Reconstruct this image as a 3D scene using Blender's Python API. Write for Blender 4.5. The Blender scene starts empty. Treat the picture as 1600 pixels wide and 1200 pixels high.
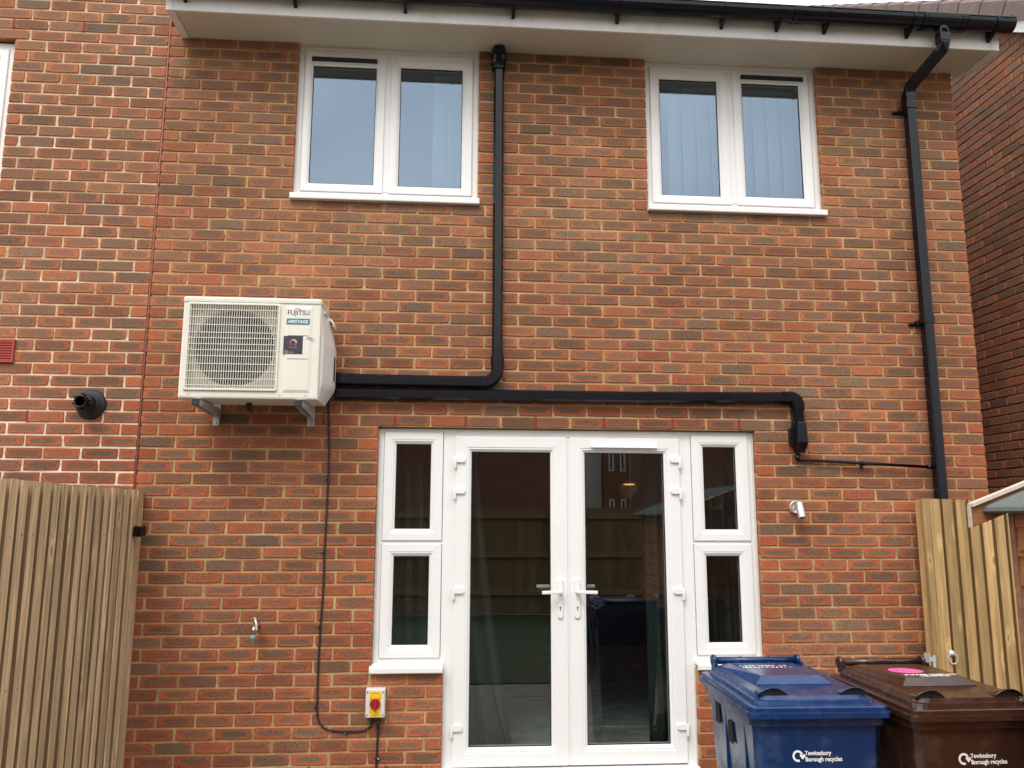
import bpy, math, random
import numpy as np
from mathutils import Vector, Matrix
R = math.radians
scene = bpy.context.scene
C = scene.collection

# ---------------------------------------------------------------- camera, sky, sun, exposure
cam = bpy.data.cameras.new('camera'); camo = bpy.data.objects.new('camera', cam); C.objects.link(camo)
CP = (1.9204, -5.1931, 1.5276); YAW, PITCH, ROLL = 0.0772, 0.1633, 0.0033
cam.sensor_width = 36.0; cam.lens = 1270.97 / 1600 * 36.0; cam.clip_end = 600; cam.clip_start = 0.05
cy, sy, cp, sp = math.cos(YAW), math.sin(YAW), math.cos(PITCH), math.sin(PITCH)
f = Vector((sy*cp, cy*cp, sp)); r = Vector((cy, -sy, 0)); u = r.cross(f)
cr, sr = math.cos(ROLL), math.sin(ROLL)
r2 = r*cr + u*sr; u2 = u*cr - r*sr
M = Matrix((r2, u2, -f)).transposed().to_4x4(); M.translation = Vector(CP); camo.matrix_world = M
scene.camera = camo

world = bpy.data.worlds.new("World"); scene.world = world; world.use_nodes = True
wn = world.node_tree.nodes; wl = world.node_tree.links
bg = wn['Background']; sky = wn.new('ShaderNodeTexSky'); sky.sky_type = 'NISHITA'; sky.sun_disc = False
SUN_EL, SUN_AZ = 52.0, 205.0            # azimuth measured from +Y towards +X: the light comes from behind the camera
sky.sun_elevation = R(SUN_EL); sky.sun_rotation = R(SUN_AZ); sky.dust_density = 4.0; sky.air_density = 1.3
hs = wn.new('ShaderNodeHueSaturation'); hs.inputs['Saturation'].default_value = 0.42
wl.new(sky.outputs[0], hs.inputs['Color'])
tcw = wn.new('ShaderNodeTexCoord'); mpw = wn.new('ShaderNodeMapping'); mpw.inputs['Scale'].default_value = (1, 1, 2.2); wl.new(tcw.outputs['Generated'], mpw.inputs[0])
nw = wn.new('ShaderNodeTexNoise'); nw.inputs['Scale'].default_value = 2.2; nw.inputs['Detail'].default_value = 5; nw.inputs['Roughness'].default_value = 0.5; wl.new(mpw.outputs[0], nw.inputs['Vector'])
rw = wn.new('ShaderNodeMapRange'); rw.inputs['From Min'].default_value = 0.30; rw.inputs['From Max'].default_value = 0.72; wl.new(nw.outputs['Fac'], rw.inputs['Value'])
cw = wn.new('ShaderNodeMix'); cw.data_type = 'RGBA'; cw.inputs[6].default_value = (5.9, 6.05, 6.3, 1); cw.inputs[7].default_value = (8.8, 8.7, 8.6, 1); wl.new(rw.outputs[0], cw.inputs[0])     # overcast cloud layer
mw = wn.new('ShaderNodeMix'); mw.data_type = 'RGBA'; mw.inputs[0].default_value = 0.90; wl.new(hs.outputs[0], mw.inputs[6]); wl.new(cw.outputs[2], mw.inputs[7]); 
szw = wn.new('ShaderNodeSeparateXYZ'); wl.new(tcw.outputs['Generated'], szw.inputs[0])
gw = wn.new('ShaderNodeMapRange'); gw.inputs['From Min'].default_value = 0.0; gw.inputs['From Max'].default_value = 1.0; gw.inputs['To Min'].default_value = 0.50; gw.inputs['To Max'].default_value = 1.55; wl.new(szw.outputs[2], gw.inputs['Value'])
mm2 = wn.new('ShaderNodeMix'); mm2.data_type = 'RGBA'; mm2.blend_type = 'MULTIPLY'; mm2.inputs[0].default_value = 1.0; wl.new(mw.outputs[2], mm2.inputs[6]); wl.new(gw.outputs[0], mm2.inputs[7]); wl.new(mm2.outputs[2], bg.inputs['Color'])   # overcast: zenith three times the horizon
bg.inputs['Strength'].default_value = 0.15
sl = bpy.data.lights.new('sun', 'SUN'); sl.energy = 1.15; sl.angle = R(22); sl.color = (1.0, 0.95, 0.88)
so = bpy.data.objects.new('sun', sl); C.objects.link(so)
az, el = R(SUN_AZ), R(SUN_EL)
sd = Vector((math.sin(az)*math.cos(el), math.cos(az)*math.cos(el), math.sin(el)))
so.rotation_euler = sd.to_track_quat('Z', 'Y').to_euler()
vs = scene.view_settings; vs.view_transform = 'Standard'; vs.look = 'None'; vs.gamma = 1.0; vs.exposure = 0.74
scene.cycles.max_bounces = 8; scene.cycles.transparent_max_bounces = 16; scene.cycles.glossy_bounces = 4

# ---------------------------------------------------------------- node helpers
class NG:
    def __init__(s, name):
        s.m = bpy.data.materials.new(name); s.m.use_nodes = True
        s.t = s.m.node_tree; s.n = s.t.nodes; s.l = s.t.links
        s.b = s.n['Principled BSDF']; s.out = s.n['Material Output']
    def new(s, t, **k):
        n = s.n.new(t)
        for a, v in k.items(): setattr(n, a, v)
        return n
    def put(s, inp, v):
        if isinstance(v, bpy.types.NodeSocket): s.l.new(v, inp)
        else: inp.default_value = v
    def math(s, op, a, b=0.0, c=None, clamp=False):
        n = s.new('ShaderNodeMath', operation=op, use_clamp=clamp); s.put(n.inputs[0], a); s.put(n.inputs[1], b)
        if c is not None: s.put(n.inputs[2], c)
        return n.outputs[0]
    def noise(s, vec, scale, detail=3.0, rough=0.55):
        n = s.new('ShaderNodeTexNoise'); s.put(n.inputs['Vector'], vec); n.inputs['Scale'].default_value = scale
        n.inputs['Detail'].default_value = detail; n.inputs['Roughness'].default_value = rough
        return n.outputs['Fac']
    def mapr(s, v, a, b, c=0.0, d=1.0, smooth=False):
        n = s.new('ShaderNodeMapRange'); n.interpolation_type = 'SMOOTHSTEP' if smooth else 'LINEAR'
        s.put(n.inputs['Value'], v)
        for i, x in zip(('From Min', 'From Max', 'To Min', 'To Max'), (a, b, c, d)): s.put(n.inputs[i], x)
        return n.outputs[0]
    def mix(s, fac, a, b, mode='MIX'):
        n = s.new('ShaderNodeMix', data_type='RGBA', blend_type=mode)
        s.put(n.inputs[0], fac)
        for i, v in ((6, a), (7, b)):
            if isinstance(v, tuple): v = (*v, 1.0)[:4]
            s.put(n.inputs[i], v)
        return n.outputs[2]
    def obj(s): return s.new('ShaderNodeTexCoord').outputs['Object']
    def attr(s, name): return s.new('ShaderNodeAttribute', attribute_name=name)
    def mapping(s, vec, sc=(1, 1, 1), rot=(0, 0, 0)):
        n = s.new('ShaderNodeMapping'); s.put(n.inputs['Vector'], vec); n.inputs['Scale'].default_value = sc
        n.inputs['Rotation'].default_value = rot; return n.outputs[0]
    def bump(s, h, dist=0.001, strength=1.0):
        n = s.new('ShaderNodeBump'); n.inputs['Distance'].default_value = dist; n.inputs['Strength'].default_value = strength
        s.put(n.inputs['Height'], h); s.l.new(n.outputs[0], s.b.inputs['Normal']); return n
    def fin(s, col=None, rough=None, metal=None, spec=None):
        if col is not None: s.put(s.b.inputs['Base Color'], (*col, 1.0) if isinstance(col, tuple) else col)
        if rough is not None: s.put(s.b.inputs['Roughness'], rough)
        if metal is not None: s.put(s.b.inputs['Metallic'], metal)
        if spec is not None: s.put(s.b.inputs['Specular IOR Level'], spec)
        return s.m

def simple(name, col, rough=0.5, metal=0.0, var=0.12, scale=14.0, bumpd=0.0003, spec=0.5, dirt=None, dscale=2.5, rv=0.08):
    g = NG(name); o = g.obj()
    a = g.noise(o, scale, 4)
    lo = tuple(c*(1-var) for c in col); hi = tuple(min(1, c*(1+var)) for c in col)
    c = g.mix(a, lo, hi)
    if dirt:
        d = g.mapr(g.noise(o, dscale, 6, 0.7), 0.52, 0.75)
        c = g.mix(g.math('MULTIPLY', d, dirt[1]), c, dirt[0])
    rr = g.mapr(g.noise(o, scale*2.3, 3), 0.3, 0.7, max(0.02, rough-rv), min(1, rough+rv))
    if bumpd: g.bump(g.noise(o, scale*4, 3), bumpd)
    return g.fin(c, rr, metal, spec)

def m_brick(name, tone=(1, 1, 1), core=(0.140, 0.093, 0.064)):
    g = NG(name)
    q = g.attr('q').outputs['Vector']; p = g.attr('p').outputs['Vector']; bc = g.attr('bc')
    sx = g.new('ShaderNodeSeparateXYZ'); g.l.new(q, sx.inputs[0])
    sp_ = g.new('ShaderNodeSeparateXYZ'); g.l.new(p, sp_.inputs[0])       # p = (a, b, power)
    sc = g.new('ShaderNodeSeparateColor'); g.l.new(bc.outputs['Color'], sc.inputs[0])   # random, coreness, brightness
    o = g.obj()
    rnd, corn, bri = sc.outputs[0], sc.outputs[1], sc.outputs[2]
    off = g.new('ShaderNodeVectorMath', operation='ADD'); g.l.new(o, off.inputs[0])
    cmb = g.new('ShaderNodeCombineXYZ'); g.put(cmb.inputs[0], g.math('MULTIPLY', rnd, 37.0)); g.put(cmb.inputs[2], g.math('MULTIPLY', rnd, 11.0))
    g.l.new(cmb.outputs[0], off.inputs[1]); ov = off.outputs[0]
    w = g.math('SUBTRACT', g.noise(ov, 28, 4, 0.6), 0.5)
    e1 = g.math('POWER', g.math('DIVIDE', g.math('ABSOLUTE', sx.outputs[0]), sp_.outputs[0]), sp_.outputs[2])
    e2 = g.math('POWER', g.math('DIVIDE', g.math('ABSOLUTE', sx.outputs[2]), sp_.outputs[1]), sp_.outputs[2])
    s = g.math('POWER', g.math('ADD', e1, e2), g.math('DIVIDE', 1.0, sp_.outputs[2]))
    w2 = g.math('SUBTRACT', g.noise(ov, 110, 3, 0.6), 0.5)
    s = g.math('ADD', s, g.math('ADD', g.math('MULTIPLY', w, 0.60), g.math('MULTIPLY', w2, 0.35)))
    mcore = g.mapr(s, 0.80, 1.06, 1.0, 0.0, True)
    ring = g.math('MULTIPLY', g.mapr(s, 0.96, 1.04, 0, 1, True), g.mapr(s, 1.05, 1.14, 1, 0, True))
    ring = g.math('MULTIPLY', ring, g.mapr(g.noise(ov, 22, 3), 0.35, 0.6))
    n1 = g.noise(ov, 60, 5, 0.65); n2 = g.noise(ov, 9, 3)
    streak = g.noise(g.mapping(ov, (25, 25, 190)), 2.0, 3, 0.7)
    red = g.mix(rnd, (0.335, 0.070, 0.034), (0.44, 0.125, 0.052)); red = g.mix(g.math('MULTIPLY', g.mapr(n2, 0.3, 0.7), 0.7), red, (0.25, 0.062, 0.036))
    red = g.mix(g.mapr(n1, 0.38, 0.66, 0, 0.5), red, (0.44, 0.165, 0.082))
    sz = g.new('ShaderNodeSeparateXYZ'); g.l.new(o, sz.inputs[0])
    up = g.mapr(g.math('ADD', sz.outputs[2], g.math('MULTIPLY', g.noise(o, 0.9, 3), 1.6)), 2.4, 4.6)
    red = g.mix(g.math('MULTIPLY', up, 0.80), red, (0.35, 0.135, 0.072))
    hi = g.mix(n1, (0.50, 0.19, 0.085), (0.46, 0.22, 0.11))
    n4 = g.mapr(g.noise(ov, 95, 4, 0.7), 0.33, 0.67)
    cc = g.mix(n4, tuple(c*0.58 for c in core), tuple(c*1.55 for c in core)); cc = g.mix(g.math('MULTIPLY', streak, 0.45), cc, (0.215, 0.155, 0.108)); cc = g.mix(g.math('MULTIPLY', up, 0.25), cc, (0.20, 0.142, 0.102))
    c = g.mix(g.math('MULTIPLY', ring, 0.6), red, hi)
    c = g.mix(g.math('MULTIPLY', mcore, corn), c, cc)
    # sand-coloured smears of mortar on the faces, dark pits
    sm = g.mapr(g.noise(ov, 17, 6, 0.75), 0.63, 0.76)
    c = g.mix(g.math('MULTIPLY', sm, 0.35), c, (0.46, 0.32, 0.20))
    ez = g.mapr(g.math('ABSOLUTE', sx.outputs[2]), 0.0265, 0.0325); ex = g.mapr(g.math('SUBTRACT', bc.outputs['Alpha'], g.math('ABSOLUTE', sx.outputs[0])), 0.007, 0.0)
    em = g.math('MULTIPLY', g.math('MAXIMUM', ez, ex), g.mapr(g.noise(ov, 13, 4, 0.7), 0.42, 0.62))
    c = g.mix(g.math('MULTIPLY', em, 0.60), c, (0.46, 0.33, 0.19))
    bl = g.math('MULTIPLY', g.mapr(g.noise(o, 0.75, 4, 0.6), 0.50, 0.72), g.mapr(g.noise(ov, 30, 5, 0.8), 0.40, 0.70))
    c = g.mix(g.math('MULTIPLY', bl, 0.42), c, (0.50, 0.37, 0.25))
    vo = g.new('ShaderNodeTexVoronoi'); g.l.new(ov, vo.inputs['Vector']); vo.inputs['Scale'].default_value = 34
    pit = g.mapr(vo.outputs['Distance'], 0.08, 0.16, 1, 0); vs_ = g.new('ShaderNodeSeparateColor'); g.l.new(vo.outputs['Color'], vs_.inputs[0])
    pit = g.math('MULTIPLY', pit, g.math('LESS_THAN', vs_.outputs[0], 0.32))
    c = g.mix(g.math('MULTIPLY', pit, 0.85), c, (0.03, 0.022, 0.02))
    c = g.mix(1.0, c, g.mix(n4, (0.86, 0.86, 0.86), (1.13, 1.13, 1.13)), 'MULTIPLY')
    c = g.mix(1.0, c, g.mix(g.mapr(g.noise(o, 0.7, 3), 0.35, 0.65), (0.90, 0.90, 0.91), (1.08, 1.07, 1.06)), 'MULTIPLY')
    c = g.mix(1.0, c, g.mix(bri, (0.78, 0.78, 0.80), (1.18, 1.16, 1.12)), 'MULTIPLY')
    c = g.mix(1.0, c, tone, 'MULTIPLY')
    g.bump(g.math('ADD', g.math('ADD', g.math('MULTIPLY', n1, 0.8), g.math('MULTIPLY', streak, 0.7)), g.math('MULTIPLY', pit, -1.6)), 0.0022, 0.8)
    return g.fin(c, 0.9, 0, 0.25)

def m_mortar(name, col=(0.43, 0.310, 0.155), white=0.0):
    g = NG(name); o = g.obj(); n = g.noise(o, 45, 5, 0.7); n2 = g.noise(o, 2.1, 4, 0.6); n3 = g.noise(g.mapping(o, (1.2, 1, 5)), 1.7, 4, 0.6)
    c = g.mix(g.mapr(n, 0.3, 0.7), tuple(x*0.78 for x in col), tuple(min(1, x*1.2) for x in col))
    c = g.mix(g.math('MULTIPLY', g.mapr(n2, 0.36, 0.60), 0.60), c, (col[0]*0.66, col[1]*0.68, col[2]*0.64))
    c = g.mix(g.math('MULTIPLY', g.mapr(n3, 0.50, 0.66), 0.6 + white), c, (min(.74, col[0]*1.36), min(.64, col[1]*1.45), min(.46, col[2]*1.60)))
    if white:
        sz = g.new('ShaderNodeSeparateXYZ'); g.l.new(o, sz.inputs[0])
        bd = g.math('MULTIPLY', g.mapr(sz.outputs[2], 1.5, 1.85), g.mapr(sz.outputs[2], 2.45, 2.2))
        c = g.mix(g.math('MULTIPLY', bd, g.mapr(g.noise(o, 6, 4), 0.35, 0.6)), c, (0.74, 0.68, 0.56))
    g.bump(n, 0.002, 0.7)
    return g.fin(c, 0.95, 0, 0.1)

def m_wood(name, col, axis='Z', dark=0.6, knots=True, rough=0.8, green=0.0, flat=None):
    g = NG(name); o = g.obj(); a = g.attr('wr').outputs['Fac']
    off = g.new('ShaderNodeVectorMath', operation='ADD'); g.l.new(o, off.inputs[0])
    cmb = g.new('ShaderNodeCombineXYZ'); 
    for i, k in enumerate((31.0, 17.0, 23.0)): g.put(cmb.inputs[i], g.math('MULTIPLY', a, k))
    g.l.new(cmb.outputs[0], off.inputs[1]); v = off.outputs[0]
    sc = {'Z': (1, 1, 0.05), 'X': (0.05, 1, 1), 'Y': (1, 0.05, 1)}[axis]
    sk = {'Z': (1, 1, 0.33), 'X': (0.33, 1, 1), 'Y': (1, 0.33, 1)}[axis]
    if flat is not None: sk = tuple(0.0 if i == flat else q for i, q in enumerate(sk))
    mv = g.mapping(v, sc)
    n1 = g.noise(mv, 38, 4, 0.6); n2 = g.noise(mv, 9, 5, 0.65); n3 = g.noise(v, 1.3, 3)
    c = g.mix(g.mapr(n1, 0.32, 0.68), tuple(x*dark for x in col), tuple(min(1, x*1.18) for x in col))
    c = g.mix(g.math('MULTIPLY', g.mapr(n2, 0.42, 0.68), 0.35), c, tuple(x*0.55 for x in col))
    c = g.mix(g.math('MULTIPLY', g.mapr(n3, 0.45, 0.7), 0.35), c, (col[0]*0.85, col[1]*0.78, col[2]*0.7))
    if green: c = g.mix(g.math('MULTIPLY', g.mapr(g.noise(g.mapping(v, sk), 2.2, 3), 0.45, 0.65), green), c, (0.16, 0.13, 0.035))
    if knots:
        vo = g.new('ShaderNodeTexVoronoi'); g.l.new(g.mapping(v, sk), vo.inputs['Vector']); vo.inputs['Scale'].default_value = 12.0
        vo.inputs['Randomness'].default_value = 1.0
        sv = g.new('ShaderNodeSeparateColor'); g.l.new(vo.outputs['Color'], sv.inputs[0])
        sel = g.math('LESS_THAN', sv.outputs[0], 0.55)
        halo = g.math('MULTIPLY', g.mapr(vo.outputs['Distance'], 0.12, 0.36, 1, 0, True), sel)
        kn = g.math('MULTIPLY', g.mapr(vo.outputs['Distance'], 0.08, 0.16, 1, 0, True), sel)
        c = g.mix(g.math('MULTIPLY', halo, 0.6), c, tuple(min(1, x*1.35) for x in col))
        c = g.mix(g.math('MULTIPLY', kn, 0.8), c, (col[0]*0.35, col[1]*0.28, col[2]*0.2))
    c = g.mix(1.0, c, g.mix(a, (0.74, 0.74, 0.74), (1.15, 1.13, 1.1)), 'MULTIPLY')
    g.bump(g.math('ADD', n1, n2), 0.0015, 0.6)
    return g.fin(c, rough, 0, 0.25)

def m_glass(name, base=0.10, tint=(0.80, 0.86, 0.84), gcol=(0.95, 0.98, 1.0)):
    g = NG(name); g.n.remove(g.b)
    ge = g.new('ShaderNodeNewGeometry'); d = g.new('ShaderNodeVectorMath', operation='DOT_PRODUCT')
    g.l.new(ge.outputs['Normal'], d.inputs[0]); g.l.new(ge.outputs['Incoming'], d.inputs[1])
    c = g.math('ABSOLUTE', d.outputs['Value'])
    F = g.math('ADD', base, g.math('MULTIPLY', 1-base, g.math('POWER', g.math('SUBTRACT', 1.0, c), 5.0)), clamp=True)
    gl = g.new('ShaderNodeBsdfGlossy'); gl.inputs['Roughness'].default_value = 0.0; gl.inputs['Color'].default_value = (*gcol, 1)
    tr = g.new('ShaderNodeBsdfTransparent'); tr.inputs['Color'].default_value = (*tint, 1)
    bn = g.new('ShaderNodeBump'); bn.inputs['Distance'].default_value = 0.0006; bn.inputs['Strength'].default_value = 0.25
    g.l.new(g.noise(g.obj(), 1.6, 2), bn.inputs['Height']); g.l.new(bn.outputs[0], gl.inputs['Normal'])
    mx = g.new('ShaderNodeMixShader'); g.l.new(F, mx.inputs[0]); g.l.new(tr.outputs[0], mx.inputs[1]); g.l.new(gl.outputs[0], mx.inputs[2])
    g.l.new(mx.outputs[0], g.out.inputs['Surface']); return g.m

MT = {}
MT['brick'] = m_brick('red_multi_brick', (0.92, 0.87, 0.82))
MT['brick_left'] = m_brick('red_multi_brick_neighbour', (0.97, 0.92, 0.88))
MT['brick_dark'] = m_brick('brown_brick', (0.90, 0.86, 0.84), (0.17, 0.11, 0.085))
MT['mortar'] = m_mortar('sand_mortar')
MT['mortar_left'] = m_mortar('pale_mortar', (0.58, 0.46, 0.29), 0.4)
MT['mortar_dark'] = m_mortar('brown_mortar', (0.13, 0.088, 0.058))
MT['joint'] = simple('movement_sealant', (0.30, 0.11, 0.085), 0.7)
MT['weep'] = simple('red_plastic_vent', (0.26, 0.025, 0.02), 0.5)
MT['upvc'] = simple('white_upvc', (0.78, 0.775, 0.765), 0.27, var=0.004, bumpd=0, rv=0.006, dirt=((0.66, 0.62, 0.56), 0.06), dscale=1.2)
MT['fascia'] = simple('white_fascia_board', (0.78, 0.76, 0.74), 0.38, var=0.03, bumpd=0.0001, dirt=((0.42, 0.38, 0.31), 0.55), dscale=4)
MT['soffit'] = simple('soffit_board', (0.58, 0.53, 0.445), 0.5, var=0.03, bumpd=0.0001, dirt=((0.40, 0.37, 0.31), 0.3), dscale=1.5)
MT['seal'] = simple('black_gasket', (0.012, 0.012, 0.013), 0.6)
MT['silicone'] = simple('mastic', (0.62, 0.58, 0.52), 0.6, var=0.15, scale=40)
MT['black'] = simple('black_pvc', (0.003, 0.0042, 0.0075), 0.16, var=0.1, scale=1.5, bumpd=0, spec=0.38, rv=0.03)
MT['blackrough'] = simple('black_rubber', (0.014, 0.014, 0.016), 0.6)
MT['ac'] = simple('cream_powder_coat', (0.70, 0.675, 0.595), 0.40, var=0.02, bumpd=0.0001, dirt=((0.50, 0.45, 0.36), 0.2))
MT['acplastic'] = simple('offwhite_plastic', (0.74, 0.71, 0.66), 0.35, var=0.02, bumpd=0.0001)
MT['acshade'] = simple('cream_inner_panel', (0.66, 0.62, 0.53), 0.55)
MT['fan'] = simple('fan_plastic', (0.035, 0.035, 0.038), 0.45)
MT['coil'] = simple('coil_dark', (0.010, 0.010, 0.011), 0.8)
MT['ink'] = simple('dark_ink', (0.06, 0.055, 0.06), 0.5)
MT['teal'] = simple('teal_badge', (0.012, 0.19, 0.19), 0.35)
MT['white'] = simple('white_print', (0.82, 0.82, 0.82), 0.5, var=0.06, scale=60)
MT['sticker'] = simple('charcoal_sticker', (0.030, 0.033, 0.042), 0.4)
for nme, cl in (('s_pink', (0.55, 0.05, 0.22)), ('s_yellow', (0.75, 0.5, 0.06)), ('s_blue', (0.06, 0.16, 0.55)), ('s_purple', (0.2, 0.06, 0.35)), ('s_orange', (0.7, 0.2, 0.04))): MT[nme] = simple(nme+'_ink', cl, 0.5)
MT['galv'] = simple('galvanised_steel', (0.58, 0.59, 0.60), 0.42, 0.35, var=0.2, scale=25)
MT['steel'] = simple('brushed_steel', (0.66, 0.64, 0.61), 0.33, 0.75, var=0.05)
MT['chrome'] = simple('worn_chrome', (0.48, 0.44, 0.40), 0.28, 1.0, var=0.35, scale=60)
MT['mint'] = simple('mint_plastic', (0.22, 0.33, 0.28), 0.45)
MT['yellow'] = simple('yellow_plate', (0.80, 0.50, 0.01), 0.4, var=0.05)
MT['redk'] = simple('red_knob', (0.34, 0.012, 0.020), 0.35)
MT['grey'] = simple('light_grey_plastic', (0.62, 0.62, 0.60), 0.45, var=0.03)
MT['terra'] = simple('terracotta_vent', (0.36, 0.055, 0.035), 0.55)
MT['tile'] = simple('brown_concrete_tile', (0.165, 0.115, 0.105), 0.8, var=0.2, scale=9, bumpd=0.001, dirt=((0.28, 0.24, 0.22), 0.5), dscale=4)
MT['fence'] = m_wood('weathered_fence', (0.68, 0.485, 0.285), 'Z', 0.48, True, 0.85, flat=0)
MT['fence_shade'] = m_wood('fence_groove_shade', (0.31, 0.205, 0.11), 'Z', 0.66, False, 0.9)  # darker copy of the fence wood: shade between boards put into the colour
MT['gate_shade'] = m_wood('gate_groove_shade', (0.26, 0.16, 0.065), 'Z', 0.66, False, 0.9)  # darker copy of the gate pine, painted shade for the gaps
MT['gate'] = m_wood('treated_pine', (0.54, 0.35, 0.16), 'Z', 0.58, True, 0.55, 0.30, flat=1)
MT['gfence'] = m_wood('garden_fence_wood', (0.34, 0.24, 0.13), 'Z', 0.6, False, 0.85)
MT['shed'] = m_wood('orange_shiplap', (0.40, 0.155, 0.065), 'Y', 0.68, True, 0.75)
MT['shedx'] = m_wood('orange_shiplap_gable', (0.34, 0.17, 0.10), 'X', 0.68, True, 0.75)
MT['barge'] = m_wood('brown_bargeboard', (0.36, 0.155, 0.065), 'X', 0.6, False, 0.6)
MT['bargetop'] = simple('pale_board_edge', (0.56, 0.45, 0.38), 0.6, var=0.15, scale=30)
g = NG('mineral_felt'); o_ = g.obj(); n_ = g.noise(o_, 260, 2, 0.8)
g.bump(n_, 0.002, 1.0)
MT['felt'] = g.fin(g.mix(g.mapr(n_, 0.35, 0.65), (0.05, 0.062, 0.058), (0.20, 0.222, 0.210)), 0.95, 0, 0.2)
MT['bblue'] = simple('blue_hdpe', (0.003, 0.026, 0.105), 0.24, var=0.10, scale=5, bumpd=0.0003, dirt=((0.10, 0.14, 0.20), 0.35), dscale=11)
MT['bbrown'] = simple('brown_hdpe', (0.038, 0.0145, 0.009), 0.24, var=0.12, scale=5, bumpd=0.0003, dirt=((0.15, 0.10, 0.075), 0.3), dscale=11)
for k_ in ('bblue', 'bbrown'): MT[k_].node_tree.nodes['Principled BSDF'].inputs['Coat Weight'].default_value = 0.2; MT[k_].node_tree.nodes['Principled BSDF'].inputs['Specular IOR Level'].default_value = 0.4; MT[k_].node_tree.nodes['Principled BSDF'].inputs['Coat Roughness'].default_value = 0.12
MT['pink'] = simple('pink_sticker', (0.72, 0.13, 0.38), 0.4, var=0.05)
MT['lidpane'] = simple('pale_window_sticker', (0.36, 0.33, 0.33), 0.25, var=0.1)
MT['glass'] = m_glass('double_glazing_sky', 0.21, (0.70, 0.76, 0.80), (0.62, 0.76, 0.91))
MT['glassd'] = m_glass('double_glazing_door', 0.075, (0.80, 0.84, 0.82))
MT['carpet'] = simple('grey_carpet', (0.33, 0.335, 0.32), 0.95, var=0.75, scale=7, bumpd=0.003)
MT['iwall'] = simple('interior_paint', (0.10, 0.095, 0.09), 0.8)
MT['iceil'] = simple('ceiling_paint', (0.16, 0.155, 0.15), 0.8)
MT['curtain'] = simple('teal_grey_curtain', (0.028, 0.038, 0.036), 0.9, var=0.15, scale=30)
MT['blind'] = simple('pale_vertical_blind', (0.62, 0.63, 0.64), 0.7, var=0.04)
MT['slab'] = simple('grey_paving', (0.20, 0.19, 0.17), 0.9, var=0.2, scale=5, bumpd=0.001)
MT['soil'] = simple('ground_earth', (0.10, 0.085, 0.06), 0.95, var=0.3, scale=1.5)
MT['grass'] = simple('lawn_green', (0.030, 0.048, 0.018), 0.95, var=0.85, scale=5, bumpd=0.01)
MT['render'] = simple('white_render', (0.62, 0.62, 0.60), 0.9, var=0.05)
MT['darkwin'] = simple('dark_window', (0.02, 0.022, 0.025), 0.1)
g = NG('far_brickwork'); bt = g.new('ShaderNodeTexBrick'); g.l.new(g.mapping(g.obj(), (1, 1, 1), (R(90), 0, 0)), bt.inputs['Vector'])
bt.inputs['Scale'].default_value = 1.0; bt.inputs['Brick Width'].default_value = 0.225; bt.inputs['Row Height'].default_value = 0.075; bt.inputs['Mortar Size'].default_value = 0.005
bt.inputs['Color1'].default_value = (0.26, 0.085, 0.05, 1); bt.inputs['Color2'].default_value = (0.17, 0.07, 0.05, 1); bt.inputs['Mortar'].default_value = (0.3, 0.24, 0.17, 1)
MT['farbrick'] = g.fin(bt.outputs['Color'], 0.9)
g = NG('lamp_glow'); g.b.inputs['Emission Color'].default_value = (1.0, 0.55, 0.22, 1); g.b.inputs['Emission Strength'].default_value = 0.45
MT['glow'] = g.fin((0.8, 0.6, 0.4), 0.6)

# ---------------------------------------------------------------- mesh helpers
def tag(o, label=None, cat=None, group=None, kind=None):
    if label: o['label'] = label
    if cat: o['category'] = cat
    if group: o['group'] = group
    if kind: o['kind'] = kind
    return o
def thing(name, label, cat, loc=(0, 0, 0), rotz=0.0, group=None):
    o = bpy.data.objects.new(name, None); C.objects.link(o); o.location = loc; o.rotation_euler = (0, 0, rotz)
    o.empty_display_size = 0.1
    return tag(o, label, cat, group)

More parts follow.
